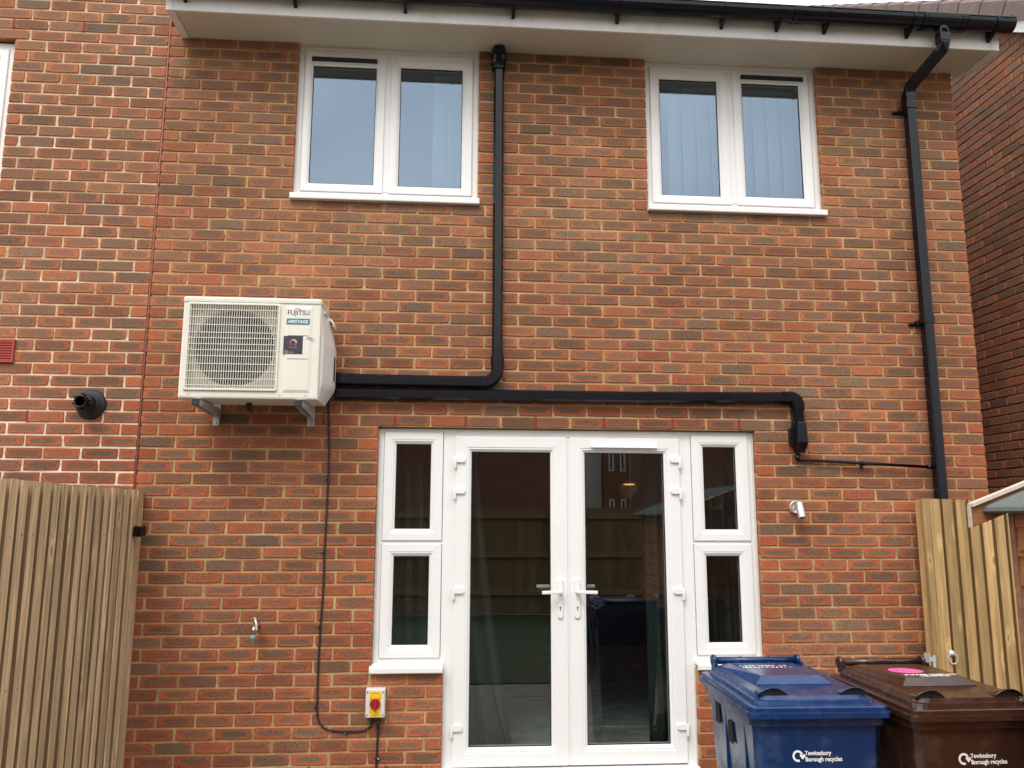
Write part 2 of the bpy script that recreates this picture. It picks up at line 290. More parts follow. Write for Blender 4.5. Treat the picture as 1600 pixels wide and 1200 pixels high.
class MB:
    def __init__(s): s.v = []; s.f = []; s.mi = []; s.a = []; s.cur = 0.0; s.sm = []
    def add(s, vs, fs, mi=0, smooth=False):
        b = len(s.v); s.v += [tuple(x) for x in vs]; s.f += [tuple(b+i for i in q) for q in fs]
        s.mi += [mi]*len(fs); s.a += [s.cur]*len(vs); s.sm += [smooth]*len(fs); return b
    def box(s, x0, x1, y0, y1, z0, z1, mi=0):
        s.add([(x0, y0, z0), (x1, y0, z0), (x1, y1, z0), (x0, y1, z0), (x0, y0, z1), (x1, y0, z1), (x1, y1, z1), (x0, y1, z1)],
              [(0, 3, 2, 1), (4, 5, 6, 7), (0, 1, 5, 4), (1, 2, 6, 5), (2, 3, 7, 6), (3, 0, 4, 7)], mi)
    def bbox(s, x0, x1, y0, y1, z0, z1, b=0.003, mi=0):
        """box with chamfered front (-Y) edges and verticals: stack of loops along y"""
        L = []
        for y, i in ((y0, b), (y0+b, 0), (y1, 0)):
            L.append([(x0+i, y, z0+i), (x1-i, y, z0+i), (x1-i, y, z1-i), (x0+i, y, z1-i)])
        s.loft(L, mi=mi)
    def loft(s, loops, cap0=True, cap1=True, mi=0, smooth=False, closed=True):
        n = len(loops[0]); vs = [p for L in loops for p in L]; fs = []
        for k in range(len(loops)-1):
            for i in range(n if closed else n-1):
                j = (i+1) % n; fs.append((k*n+i, k*n+j, (k+1)*n+j, (k+1)*n+i))
        s.add(vs, fs, mi, smooth)
        b = len(s.v)-len(vs)
        if cap0: s.f.append(tuple(b+i for i in range(n-1, -1, -1))); s.mi.append(mi); s.sm.append(False)
        if cap1: s.f.append(tuple(b+(len(loops)-1)*n+i for i in range(n))); s.mi.append(mi); s.sm.append(False)
    def lathe(s, prof, origin=(0, 0, 0), axis=(0, 0, 1), n=24, mi=0, smooth=True, caps=True):
        ax = Vector(axis).normalized(); t = Vector((1, 0, 0)) if abs(ax.x) < 0.8 else Vector((0, 1, 0))
        e1 = ax.cross(t).normalized(); e2 = ax.cross(e1); o = Vector(origin)
        L = [[tuple(o + ax*h + (e1*math.cos(2*math.pi*i/n) + e2*math.sin(2*math.pi*i/n))*rr) for i in range(n)] for rr, h in prof]
        s.loft(L, caps, caps, mi, smooth)
    def sweep(s, path, prof, up=(0, -1, 0), mi=0, smooth=False, caps=True):
        """prof: 2D points (side, up) swept along path with mitred corners"""
        P = [Vector(p) for p in path]; up = Vector(up); L = []
        for i, p in enumerate(P):
            a = (P[i]-P[i-1]).normalized() if i else None; b = (P[i+1]-P[i]).normalized() if i < len(P)-1 else None
            t = (a or b) if (a is None or b is None) else (a+b).normalized()
            d = b or a
            side = d.cross(up).normalized() if a is None or b is None else t.cross(up).normalized()
            k = 1.0
            if a is not None and b is not None: k = 1/max(0.35, a.dot(t))
            uu = side.cross(t).normalized()
            # widen along the in-bend direction only
            if a is not None and b is not None and a.cross(b).length > 1e-4:
                nrm = a.cross(b).normalized(); inb = nrm.cross(t).normalized()
            else: inb = None
            ring = []
            for x, y in prof:
                q = side*x + uu*y
                if inb is not None: c = q.dot(inb); q = q + inb*c*(k-1)
                ring.append(tuple(p+q))
            L.append(ring)
        s.loft(L, caps, caps, mi, smooth)
    def tube(s, path, rad, n=10, mi=0, up=(0, -1, 0.001)):
        s.sweep(path, [(rad*math.cos(2*math.pi*i/n), rad*math.sin(2*math.pi*i/n)) for i in range(n)], up, mi, True)
    def build(s, name, mats, parent=None, bevel=0, autosmooth=False):
        me = bpy.data.meshes.new(name); me.from_pydata(s.v, [], s.f); me.update()
        mats = mats if isinstance(mats, (list, tuple)) else [mats]
        for m in mats: me.materials.append(MT[m] if isinstance(m, str) else m)
        me.polygons.foreach_set('material_index', s.mi); me.polygons.foreach_set('use_smooth', s.sm)
        if any(s.a):
            at = me.attributes.new('wr', 'FLOAT', 'POINT'); at.data.foreach_set('value', s.a)
        o = bpy.data.objects.new(name, me); C.objects.link(o)
        if parent: o.parent = parent
        if bevel:
            b = o.modifiers.new('bevel', 'BEVEL'); b.width = bevel; b.segments = 2; b.limit_method = 'ANGLE'; b.angle_limit = R(40)
        return o
def rrect(hw, hh, r, n=4):
    pts = []
    for cx, cz, a0 in ((hw-r, hh-r, 0), (-hw+r, hh-r, 90), (-hw+r, -hh+r, 180), (hw-r, -hh+r, 270)):
        for i in range(n+1):
            a = R(a0 + 90*i/n); pts.append((cx+r*math.cos(a), cz+r*math.sin(a)))
    return pts
def text(name, body, size, loc, rot, mat, parent=None, ext=0.0004, align='LEFT', sx=1.0, bold=0.0, space=1.0):
    cu = bpy.data.curves.new(name, 'FONT'); cu.body = body; cu.size = size; cu.extrude = ext; cu.align_x = align; cu.offset = bold
    cu.space_character = space; cu.resolution_u = 4
    t = bpy.data.objects.new(name, cu); C.objects.link(t)
    bpy.context.view_layer.update()
    me = bpy.data.meshes.new_from_object(t.evaluated_get(bpy.context.evaluated_depsgraph_get()))
    bpy.data.objects.remove(t); bpy.data.curves.remove(cu)
    me.materials.clear(); me.materials.append(MT[mat])
    Mx = Matrix.Translation(loc) @ rot.to_4x4() @ Matrix.Diagonal((sx, 1, 1, 1)); me.transform(Mx)
    o = bpy.data.objects.new(name, me); C.objects.link(o)
    if parent: o.parent = parent
    return o
UPR = Matrix.Rotation(R(90), 3, 'X')      # text standing in the XZ plane, facing -Y

# ---------------------------------------------------------------- brickwork
GA, BR = 0.075, 0.225
def zrow(k): return 2.1 - GA*(k-33)        # bottom of course k
def brickwork(name, parent, x0, x1, k0, k1, openings, mb, mm, seed=1, depth=0.10, lattice=0.0, lowcore=True, mats_obj=None, endcap=0.0):
    """k0..k1 courses (k0 highest). openings: (xa, xb, za, zb) rectangles cut out of the wall."""
    rng = random.Random(seed); V = []; F = []; Q = []; P = []; B = []
    for k in range(k0, k1+1):
        zb = zrow(k); half = (k % 2 == 0); off = lattice + (BR/2 if half else 0.0)
        n0 = math.floor((x0-off)/BR)-1; n1 = math.ceil((x1-off)/BR)+1
        per = [off+BR*n for n in range(n0, n1+1)]
        cuts = [(a, b) for a, b, za, zt in openings if zb+0.037 > za and zb+0.037 < zt]
        segs = [(x0, x1)]
        for a, b in cuts:
            ns = []
            for s0, s1 in segs:
                if b <= s0 or a >= s1: ns.append((s0, s1)); continue
                if a > s0: ns.append((s0, a))
                if b < s1: ns.append((b, s1))
            segs = ns
        for s0, s1 in segs:
            pieces = []
            for i in range(len(per)-1):
                a = max(per[i]+0.0055, s0); b = min(per[i+1]-0.0055, s1)
                if b > a+0.001: pieces.append([a, b])
            if len(pieces) > 1 and pieces[0][1]-pieces[0][0] < 0.05: pieces[1][0] = pieces[0][0]; pieces.pop(0)
            if len(pieces) > 1 and pieces[-1][1]-pieces[-1][0] < 0.05: pieces[-2][1] = pieces[-1][1]; pieces.pop()
            for a, b in pieces:
                edge0 = abs(a-s0) < 1e-6; edge1 = abs(b-s1) < 1e-6
                j = lambda s: rng.uniform(-s, s)
                a_ = a if edge0 else a+j(0.0022); b_ = b if edge1 else b+j(0.0022)
                z0_ = zb+0.0052+j(0.0014); z1_ = zb+0.0690+j(0.0014); yf = j(0.0013); c = 0.003; sh = j(0.0012)
                cx, cz = (a_+b_)/2, (z0_+z1_)/2; hw, hh = (b_-a_)/2, (z1_-z0_)/2
                base = len(V)
                tl = [0, .25, .5, .75]; out = []
                for (ax, az, bx, bz, ts) in ((a_, z0_, b_, z0_+sh, tl), (b_, z0_+sh, b_, z1_+sh, (0, .5)), (b_, z1_+sh, a_, z1_, tl), (a_, z1_, a_, z0_, (0, .5))):
                    for t in ts:
                        kx = j(0.0009); kz = j(0.0009); px_, pz_ = ax+(bx-ax)*t, az+(bz-az)*t
                        if t == 0: cr_ = rng.uniform(0.0005, 0.003) if rng.random() < 0.88 else rng.uniform(0.004, 0.008); px_ += cr_ if px_ < cx else -cr_; pz_ += 0.4*cr_ if pz_ < cz else -0.4*cr_
                        out.append((px_+kx, pz_+kz))
                N = len(out)
                def ring(i, y): return [(px_+(i if px_ < cx-hw+.02 else -i if px_ > cx+hw-.02 else 0), y, pz_+(i if pz_ < cz else -i)) for px_, pz_ in out]
                V += ring(c, yf) + ring(0, yf+c) + ring(0, depth)
                F.append(tuple(range(base, base+N)))
                for L in (0, N):
                    for i in range(N):
                        jn = (i+1) % N; F.append((base+L+i, base+L+N+i, base+L+N+jn, base+L+jn))
                w = b_-a_
                zf = min(1, max(0, (cz-0.0)/4.7))
                header = w < 0.15
                coren = rng.uniform(0.62, 1.0)
                if header: coren = rng.choice((0.0, 0.1, 0.25, 0.8)) if w < 0.13 else coren
                elif rng.random() < 0.09: coren = rng.uniform(0.15, 0.4)
                big = rng.random() < (0.10 + 0.22*zf)
                fa = hw*rng.uniform(0.74, 0.90) if not big else hw*rng.uniform(0.93, 1.05)
                fb = hh*(rng.uniform(0.42, 0.66)+0.22*zf) if not big else hh*rng.uniform(0.8, 1.1)
                if header: fa = hw*rng.uniform(0.55, 0.8)
                pw = rng.uniform(2.2, 3.6)+1.6*zf
                ox, oz = j(0.006) if not header else 0, j(0.002)
                for p in V[base:]:
                    dy = max(0, p[1]-c-abs(yf)-0.001)
                    qx = p[0]-cx-ox; qx += math.copysign(dy, qx)
                    Q.append((qx, p[1], p[2]-cz-oz))
                P += [(max(fa, .01), max(fb, .006), pw)]*(3*N)
                B += [(rng.random(), coren, rng.random(), hw)]*(3*N)
    me = bpy.data.meshes.new(name); me.from_pydata(V, [], F); me.update()
    for nm, ty, dat, ke in (('q', 'FLOAT_VECTOR', Q, 'vector'), ('p', 'FLOAT_VECTOR', P, 'vector'), ('bc', 'FLOAT_COLOR', B, 'color')):
        at = me.attributes.new(nm, ty, 'POINT'); at.data.foreach_set(ke, np.array(dat, dtype=np.float32).ravel())
    me.materials.append(MT[mb]); o = bpy.data.objects.new(name, me); C.objects.link(o); o.parent = parent
    # mortar backing: panels around openings
    xs = sorted({x0, x1, *[v for q in openings for v in q[:2] if x0 < v < x1]})
    ztop = zrow(k0)+GA-0.003; zbot = zrow(k1)+0.0
    zs = sorted({zbot, ztop, *[v for q in openings for v in q[2:] if zbot < v < ztop]})
    m = MB(); e = 0.0035
    for i in range(len(xs)-1):
        run = None
        for jz in range(len(zs)-1):
            mx_, mz = (xs[i]+xs[i+1])/2, (zs[jz]+zs[jz+1])/2
            if any(a < mx_ < b and za < mz < zt for a, b, za, zt in openings): continue
            L = e if (xs[i] == x0 or any(abs(b-xs[i]) < 1e-6 and za < mz < zt for a, b, za, zt in openings)) else 0
            Rr = e if (xs[i+1] == x1 or any(abs(a-xs[i+1]) < 1e-6 and za < mz < zt for a, b, za, zt in openings)) else 0
            T = e if any(abs(za-zs[jz+1]) < 1e-6 and a < mx_ < b for a, b, za, zt in openings) else 0
            m.box(xs[i]+L, xs[i+1]-Rr, 0.0062, depth-0.001, zs[jz], zs[jz+1]-T)
    mo = m.build('mortar', mm, parent)
    return o, mo

# ================================================================ THE SETTING
m = MB(); m.box(-120, 120, -150, 120, -0.6, -0.216); tag(m.build('ground', 'soil'), kind='structure')
m = MB()
for i in range(-4, 14):
    for jn in range(0, 6):
        m.bbox(i*0.6+0.004, i*0.6+0.596, -0.02-(jn+1)*0.6+0.004, -0.02-jn*0.6-0.004, -0.215, -0.2)
tag(m.build('patio', 'slab'), kind='structure')
m = MB(); m.box(-2.6, 8.4, -9.75, -3.64, -0.2155, -0.19); tag(m.build('lawn', 'grass'), kind='structure')

# ================================================================ MAIN HOUSE
house = thing('brick_house', 'two storey red brick house with white windows and French doors filling the picture', 'house')
ZS = 4.72                                    # soffit level
LW = (0.860, 2.087, 3.600, 4.9); RW = (3.253, 4.490, 3.600, 4.9)
opn = [LW, RW, (1.472, 3.925, 0.6, 2.1), (1.905, 3.485, -1, 0.6)]
XR = 5.5075
brickwork('wall', house, 0.007, XR, -2, 62, opn, 'brick', 'mortar', 3)
# side wall of the house (return) and inner leaf that closes the room behind
m = MB(); m.box(0.007, 0.10, 0.101, 6, -0.2, ZS+.1); m.box(XR-0.102, XR-0.003, 0.1005, 6.0, -0.2, ZS+.1)
m.box(0.10, XR-0.102, 5.9, 6.0, -0.2, ZS+.1); m.build('side_wall', 'mortar', house)
m = MB(); m.lathe([(0.0065, -0.1), (0.0065, 6.9)], (0.0, 0.004, 0), n=8); m.build('movement_joint', 'joint', house)
# weep vents
def weep(parent, x, k, dz=0.0):
    m = MB(); z0 = zrow(k)+0.004; m.box(x-0.0062, x+0.0062, -0.0025, 0.01, z0, z0+0.067)
    for i in range(5): m.box(x-0.0045, x+0.0045, -0.0045, -0.0026, z0+0.006+i*0.0125, z0+0.012+i*0.0125)
    m.build('weep_vent', 'weep', parent)
for x in (1.125, 1.575, 2.025, 2.475, 2.925, 3.375, 3.825): weep(house, x, 33)
for x in (1.125, 1.575, 4.05, 4.95): weep(house, x, 61)

# soffit, fascia, roof
YF = -0.315
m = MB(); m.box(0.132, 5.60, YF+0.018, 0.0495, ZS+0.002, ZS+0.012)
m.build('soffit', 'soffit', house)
m = MB()
m.bbox(0.082, 5.652, YF, YF+0.016, ZS-0.006, ZS+0.215, 0.002)
fas = m.build('fascia', 'fascia', house)
for x0, x1 in ((0.082, 0.130), (5.604, 5.652)):
    m = MB(); m.box(x0, x1, YF+0.017, -0.0022 if x0 < 1 else 0.002, ZS-0.006, ZS+0.21); m.build('box_end', 'fascia', house)
for a, b in ((1.893, 1.917), (4.508, 4.532), (0.080, 0.122), (5.602, 5.654)):
    m = MB(); m.bbox(a, b, YF-0.003, YF-0.0003, ZS-0.008, ZS+0.21, 0.001); m.build('fascia_joint', 'fascia', fas)
m = MB(); pt = math.tan(R(30)); 
for k in range(16):
    y0 = YF-0.03+k*0.34; z0 = ZS+0.235+(y0-YF)*pt
    for i in range(17):
        m.cur = random.random(); x0 = 0.06+i*0.33; x1 = min(x0+0.327, 5.66)
        m.add([(x0, y0, z0), (x1, y0, z0), (x1, y0+0.38, z0+0.38*pt-0.014), (x0, y0+0.38, z0+0.38*pt-0.014),
               (x0, y0, z0-0.02), (x1, y0, z0-0.02), (x1, y0+0.38, z0+0.38*pt-0.034), (x0, y0+0.38, z0+0.38*pt-0.034)],
              [(0, 1, 2, 3), (4, 7, 6, 5), (0, 4, 5, 1), (1, 5, 6, 2), (2, 6, 7, 3), (3, 7, 4, 0)])
m.build('roof', 'tile', house)

# gutter and downpipe
m = MB(); gy, gz, gr = YF-0.072, ZS+0.146, 0.062
def gprof(rad, th=0.003):
    out = [(gy+rad*math.cos(R(a)), gz+rad*math.sin(R(a))) for a in range(180, 361, 15)]
    out = [(gy-rad, gz+0.012)] + out + [(gy+rad, gz+0.012)]
    inn = [(gy+(rad-th)*math.cos(R(a)), gz+(rad-th)*math.sin(R(a))) for a in range(360, 179, -15)]
    return out + [(gy+rad-th, gz+0.012)] + inn + [(gy-rad+th, gz+0.012)]
def gut(m, x0, x1, rad, th=0.003): m.loft([[(x, a, b) for a, b in gprof(rad, th)] for x in (x0, x1)])
gut(m, 0.05, 5.70, gr); m.lathe([(gr, 5.70), (gr, 5.704)], (0, gy, gz), (1, 0, 0), 24)
m.sweep([(0.05, gy-gr-0.001, gz+0.012), (5.70, gy-gr-0.001, gz+0.012)], rrect(0.004, 0.004, 0.0015, 2))
gutter = m.build('gutter', 'black', house)
def gbracket(x):
    m = MB(); gut(m, x-0.009, x+0.009, gr+0.006, 0.005)
    m.add([(x-0.011, YF-0.001, gz-0.10), (x+0.011, YF-0.001, gz-0.10), (x+0.011, YF-0.001, gz+0.0), (x-0.011, YF-0.001, gz+0.0),
           (x-0.011, gy-0.02, gz-gr-0.002), (x+0.011, gy-0.02, gz-gr-0.002), (x+0.011, gy, gz-gr+0.01), (x-0.011, gy, gz-gr+0.01)],
          [(0, 1, 2, 3), (0, 4, 5, 1), (1, 5, 6, 2), (2, 6, 7, 3), (3, 7, 4, 0), (4, 7, 6, 5)])
    m.build('gutter_bracket', 'black', gutter)
for x in (0.20, 0.891, 1.594, 2.296, 2.988, 3.697, 4.077, 4.408, 4.99, 5.575): gbracket(x)
m = MB()
for xc in (4.20, 4.235, 4.165): gut(m, xc-0.008, xc+0.008, gr+0.006, 0.005)
gut(m, 4.165, 4.235, gr+0.003, 0.004)
m.build('gutter_joint', 'black', gutter); m = MB()
gut(m, 5.06, 5.36, gr+0.004, 0.004)
for xc in (5.06, 5.09, 5.33, 5.36): gut(m, xc-0.006, xc+0.006, gr+0.008, 0.006)
m.build('outlet', 'black', gutter)
# downpipe: square pipe with swan neck
dp = MB(); sq = rrect(0.0325, 0.0325, 0.009, 3); sq2 = rrect(0.0365, 0.0365, 0.010, 3)
PX, PY = 5.125, -0.075
def pxz(z): return PX
dp.sweep([(PX, PY, 4.50), (PX, PY, -0.15)], sq)
dp.build('downpipe_dummy', 'black', house)
pipe = bpy.data.objects['downpipe_dummy']; pipe.name = 'downpipe'; pipe.data.name = 'downpipe'
m = MB(); OX = 5.205
ctrl = [(OX, gy, gz-gr+0.005), (OX, gy, gz-gr-0.105), (OX-0.003, gy+0.012, gz-gr-0.140), (PX+0.006, PY-0.022, 4.545), (PX, PY, 4.50), (PX, PY, 4.44)]
m.sweep(ctrl, sq, up=(0, -1, 0.15)); m.lathe([(0.036, 0.004), (0.040, -0.006), (0.040, -0.050)], (OX, gy, gz-gr+0.012), n=24)
for a, b in (((OX, gy, gz-gr-0.040), (OX, gy, gz-gr-0.098)), ((PX, PY, 4.50), (PX, PY, 4.40))):
    m.sweep([a, b], sq2)
for z in (4.445, 4.465): m.sweep([(PX, PY, z), (PX, PY, z+0.005)], rrect(0.039, 0.039, 0.010, 3))
m.build('swan_neck', 'black', pipe)
for z in (4.40, 2.85, 1.25):
    m = MB(); m.sweep([(PX, PY, z+0.02), (PX, PY, z-0.02)], rrect(0.0390, 0.0390, 0.010, 3))
    m.bbox(PX-0.09, PX-0.034, -0.014, -0.001, z-0.022, z-0.004); m.bbox(PX-0.045, PX+0.045, -0.042, -0.001, z-0.02, z+0.012)
    m.lathe([(0.006, 0), (0.006, 0.004)], (PX-0.075, -0.014, z-0.013), (0, -1, 0), 10)
    m.build('pipe_clip', 'black', pipe)
m = MB(); m.sweep([(PX, PY, 2.90), (PX, PY, 2.83)], rrect(0.0355, 0.0355, 0.010, 3)); m.build('pipe_socket', 'black', pipe)

# ---- windows
def ring(m, x0, x1, z0, z1, prof, mi=0):
    """mitred rectangular frame; prof = [(inset, y)]"""
    L = [[(x0+i, y, z0+i), (x1-i, y, z0+i), (x1-i, y, z1-i), (x0+i, y, z1-i)] for i, y in prof]
    m.loft(L, False, False, mi)
def sash(parent, x0, x1, z0, z1, gx0, gx1, gz0, gz1, y, glass, name='sash', ztop=None):
    m = MB(); b = [gx0-x0, x1-gx1, gz0-z0, z1-gz1]
    def lp(t, yy, e=0.0): return [(x0+b[0]*t+e, yy, z0+b[2]*t+e), (x1-b[1]*t-e, yy, z0+b[2]*t+e), (x1-b[1]*t-e, yy, z1-b[3]*t-e), (x0+b[0]*t+e, yy, z1-b[3]*t-e)]
    m.loft([lp(0, y+0.028), lp(0, y+0.003), lp(0, y, 0.003), lp(0.62, y), lp(0.66, y+0.0025), lp(0.78, y+0.003), lp(0.80, y+0.006), lp(0.985, y+0.014), lp(1.0, y+0.020), lp(1.0, y+0.055)], False, False)
    # fine dark mitre lines at the welded corners
    for (ax, az, bx, bz) in ((x0+0.004, z0+0.004, gx0-b[0]*0.35, gz0-b[2]*0.35), (x1-0.004, z0+0.004, gx1+b[1]*0.35, gz0-b[2]*0.35),
                             (x0+0.004, z1-0.004, gx0-b[0]*0.35, gz1+b[3]*0.35), (x1-0.004, z1-0.004, gx1+b[1]*0.35, gz1+b[3]*0.35)):
        d = Vector((bx-ax, 0, bz-az)).normalized(); n = Vector((-d.z, 0, d.x))*0.0006
        A, B_ = Vector((ax, y-0.0003, az)), Vector((bx, y-0.0003, bz))
        m.add([A-n, B_-n, B_+n, A+n], [(0, 1, 2, 3)], 1)
    o = m.build(name, ['upvc', 'silicone'], parent)
    m = MB(); L = [[(gx0+i, yy, gz0+i), (gx1-i, yy, gz0+i), (gx1-i, yy, gz1-i), (gx0+i, yy, gz1-i)] for i, yy in ((-0.001, y+0.0195), (0.004, y+0.0195), (0.004, y+0.030))]
    m.loft(L, False, False); m.build('gasket', 'seal', o)
    m = MB(); m.box(gx0+0.001, gx1-0.001, y+0.024, y+0.028, gz0+0.001, gz1-0.001); m.build('glass_pane', glass, o)
    return o
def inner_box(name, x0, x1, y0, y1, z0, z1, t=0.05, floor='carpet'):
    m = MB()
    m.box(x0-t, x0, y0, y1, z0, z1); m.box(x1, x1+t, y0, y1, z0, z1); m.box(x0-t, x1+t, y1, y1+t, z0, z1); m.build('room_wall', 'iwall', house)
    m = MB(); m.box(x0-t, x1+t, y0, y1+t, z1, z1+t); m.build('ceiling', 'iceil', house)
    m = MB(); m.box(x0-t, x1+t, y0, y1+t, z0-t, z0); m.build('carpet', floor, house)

def upstairs(W, panes, mull, vent, label):
    x0, x1, z0, z1 = W; z0 += 0.04; y = 0.050; m = MB(); z1 = ZS+0.0015
    ring(m, x0+0.003, x1-0.003, z0+0.004, z1+0.005, [(0, y+0.06), (0, y), (0.003, y-0.002), (0.030, y-0.002), (0.032, y+0.004), (0.050, y+0.006), (0.050, y+0.06)])
    m.bbox(mull-0.022, mull+0.022, y-0.001, y+0.06, z0+0.05, z1-0.02, 0.002)
    w = m.build('window', 'upvc', house); w['label'] = label
    m = MB(); m.bbox(x0-0.006, x0+0.006, y-0.012, y-0.002, z0+0.01, z1, 0.003); m.build('mastic_bead', 'silicone', w); m = MB(); m.bbox(x1-0.008, x1+0.004, y-0.012, y-0.002, z0+0.01, z1, 0.003); m.build('mastic_bead', 'silicone', w)
    for i, (a, b, c, d) in enumerate(panes):
        sx0 = x0+0.042 if i == 0 else mull+0.020; sx1 = mull-0.020 if i == 0 else x1-0.042
        sash(w, sx0, sx1, z0+0.038, 4.690, a, b, c, d, y-0.012, 'glass')
    # sill with nosing
    m = MB(); prof = [(-0.034, -0.045), (-0.036, -0.040), (-0.036, -0.012), (-0.032, -0.006), (0.05, 0.006), (0.05, -0.012), (-0.026, -0.018), (-0.026, -0.045)]
    m.loft([[(xx, a, z0+b) for a, b in prof] for xx in (x0-0.006, x1+0.008)]); m.build('sill', 'upvc', w)
    m = MB(); 
    for xa, xb in ((x0-0.010, x0-0.0065), (x1+0.0085, x1+0.012)): m.box(xa, xb, -0.030, 0.0, z0-0.048, z0-0.004)
    m.box(x0-0.004, x1+0.006, -0.022, 0.0, z0-0.047, z0-0.020); m.build('sill_bead', 'silicone', w)
    # trickle vent
    a, b, zz = vent; m = MB()
    m.box(a, b, y-0.0145, y-0.0123, zz-0.019, zz+0.018, 1)
    m.loft([[(xx, y-0.0123, zz+0.030), (xx, y-0.020, zz+0.030), (xx, y-0.034, zz+0.022), (xx, y-0.034, zz+0.018), (xx, y-0.0123, zz+0.0185)] for xx in (a-0.005, b+0.005)])
    m.box(a-0.005, b+0.005, y-0.018, y-0.0123, zz-0.0235, zz-0.0195)
    for xa in (a-0.005, b+0.001): m.add([(xa, y-0.0123, zz-0.0194), (xa+0.004, y-0.0123, zz-0.0194), (xa+0.004, y-0.0123, zz+0.0179), (xa, y-0.0123, zz+0.0179), (xa, y-0.032, zz+0.0179), (xa+0.004, y-0.032, zz+0.0179), (xa, y-0.018, zz-0.0194), (xa+0.004, y-0.018, zz-0.0194)],
        [(0, 3, 4, 6), (1, 7, 5, 2), (6, 4, 5, 7), (3, 2, 5, 4), (0, 6, 7, 1)])
    m.build('trickle_vent', ['upvc', 'seal'], w)
upstairs(LW, [(0.954, 1.383, 3.736, 4.588), (1.549, 1.975, 3.734, 4.600)], 1.466, (0.944, 1.388, 4.628), 'left upstairs window with the vent on its left sash')
upstairs(RW, [(3.364, 3.779, 3.738, 4.604), (3.962, 4.380, 3.745, 4.600)], 3.872, (3.948, 4.412, 4.638), 'right upstairs window with vertical blinds behind it')
for a, b in ((0.62, 2.35), (3.0, 4.75)): inner_box('bedroom', a, b, 0.13, 3.2, 3.0, 5.2)

# ---- French door set
y = 0.050; m = MB()
FX0, FX1, FZ1, SZ = 1.475, 3.922, 2.092, 0.640
m.bbox(FX0, FX0+0.034, y, y+0.07, SZ, FZ1, 0.002); m.bbox(FX1-0.034, FX1, y, y+0.07, SZ, FZ1, 0.002)
m.bbox(FX0+0.034, 1.8865, y+0.0005, y+0.07, FZ1-0.022, FZ1, 0.001); m.bbox(3.5045, FX1-0.034, y+0.0005, y+0.07, FZ1-0.022, FZ1, 0.001)
m.bbox(1.887, 1.9705, y-0.002, y+0.07, 0.03, FZ1, 0.002); m.bbox(3.4205, 3.504, y-0.002, y+0.07, 0.03, FZ1, 0.002)
m.bbox(1.9708, 3.4202, y-0.0015, y+0.07, 2.048, FZ1-0.001, 0.002)
for a, b in ((FX0+0.034, 1.8868), (3.5042, FX1-0.034)):
    m.bbox(a, b, y, y+0.07, 1.366, 1.386, 0.001); m.bbox(a, b, y-0.001, y+0.07, SZ+0.001, SZ+0.037, 0.001)
m.box(1.492, 3.905, y+0.02, y+0.0745, 2.0925, 2.0995)
fd = m.build('door_frame', 'upvc', house)
for a, b, c, d in ((FX0-0.004, FX0+0.007, SZ, 2.09), (FX1-0.007, FX1+0.004, SZ, 2.09), (1.902, 1.911, 0.0, SZ-0.03), (3.478, 3.489, 0.0, SZ-0.03)):
    m = MB(); m.bbox(a, b, y-0.013, y-0.002, c, d, 0.003); m.build('mastic_bead', 'silicone', fd)
prof = [(-0.030, -0.042), (-0.034, -0.037), (-0.034, -0.012), (-0.028, -0.005), (0.05, 0.008), (0.05, -0.012), (-0.024, -0.018), (-0.024, -0.042)]
for a, b in ((1.462, 1.903), (3.487, 3.932)):
    m = MB(); m.loft([[(xx, p, SZ+q) for p, q in prof] for xx in (a, b)]); m.box(a+0.003, b-0.003, -0.022, 0.0, SZ-0.044, SZ-0.02); m.build('sill', 'upvc', fd)
m = MB(); m.bbox(1.910, 3.480, -0.045, 0.12, -0.03, 0.030, 0.004); m.build('threshold', 'upvc', fd)
for (sx0, sx1, gx0, gx1) in ((1.511, 1.884, 1.586, 1.808), (3.507, 3.886, 3.587, 3.806)):
    s1 = sash(fd, sx0, sx1, 1.386, 2.069, gx0, gx1, 1.458, 1.994, y-0.012, 'glassd', 'side_window')
    s2 = sash(fd, sx0, sx1, 0.678, 1.366, gx0, gx1, 0.752, 1.290, y-0.012, 'glassd', 'side_window')
doors = []
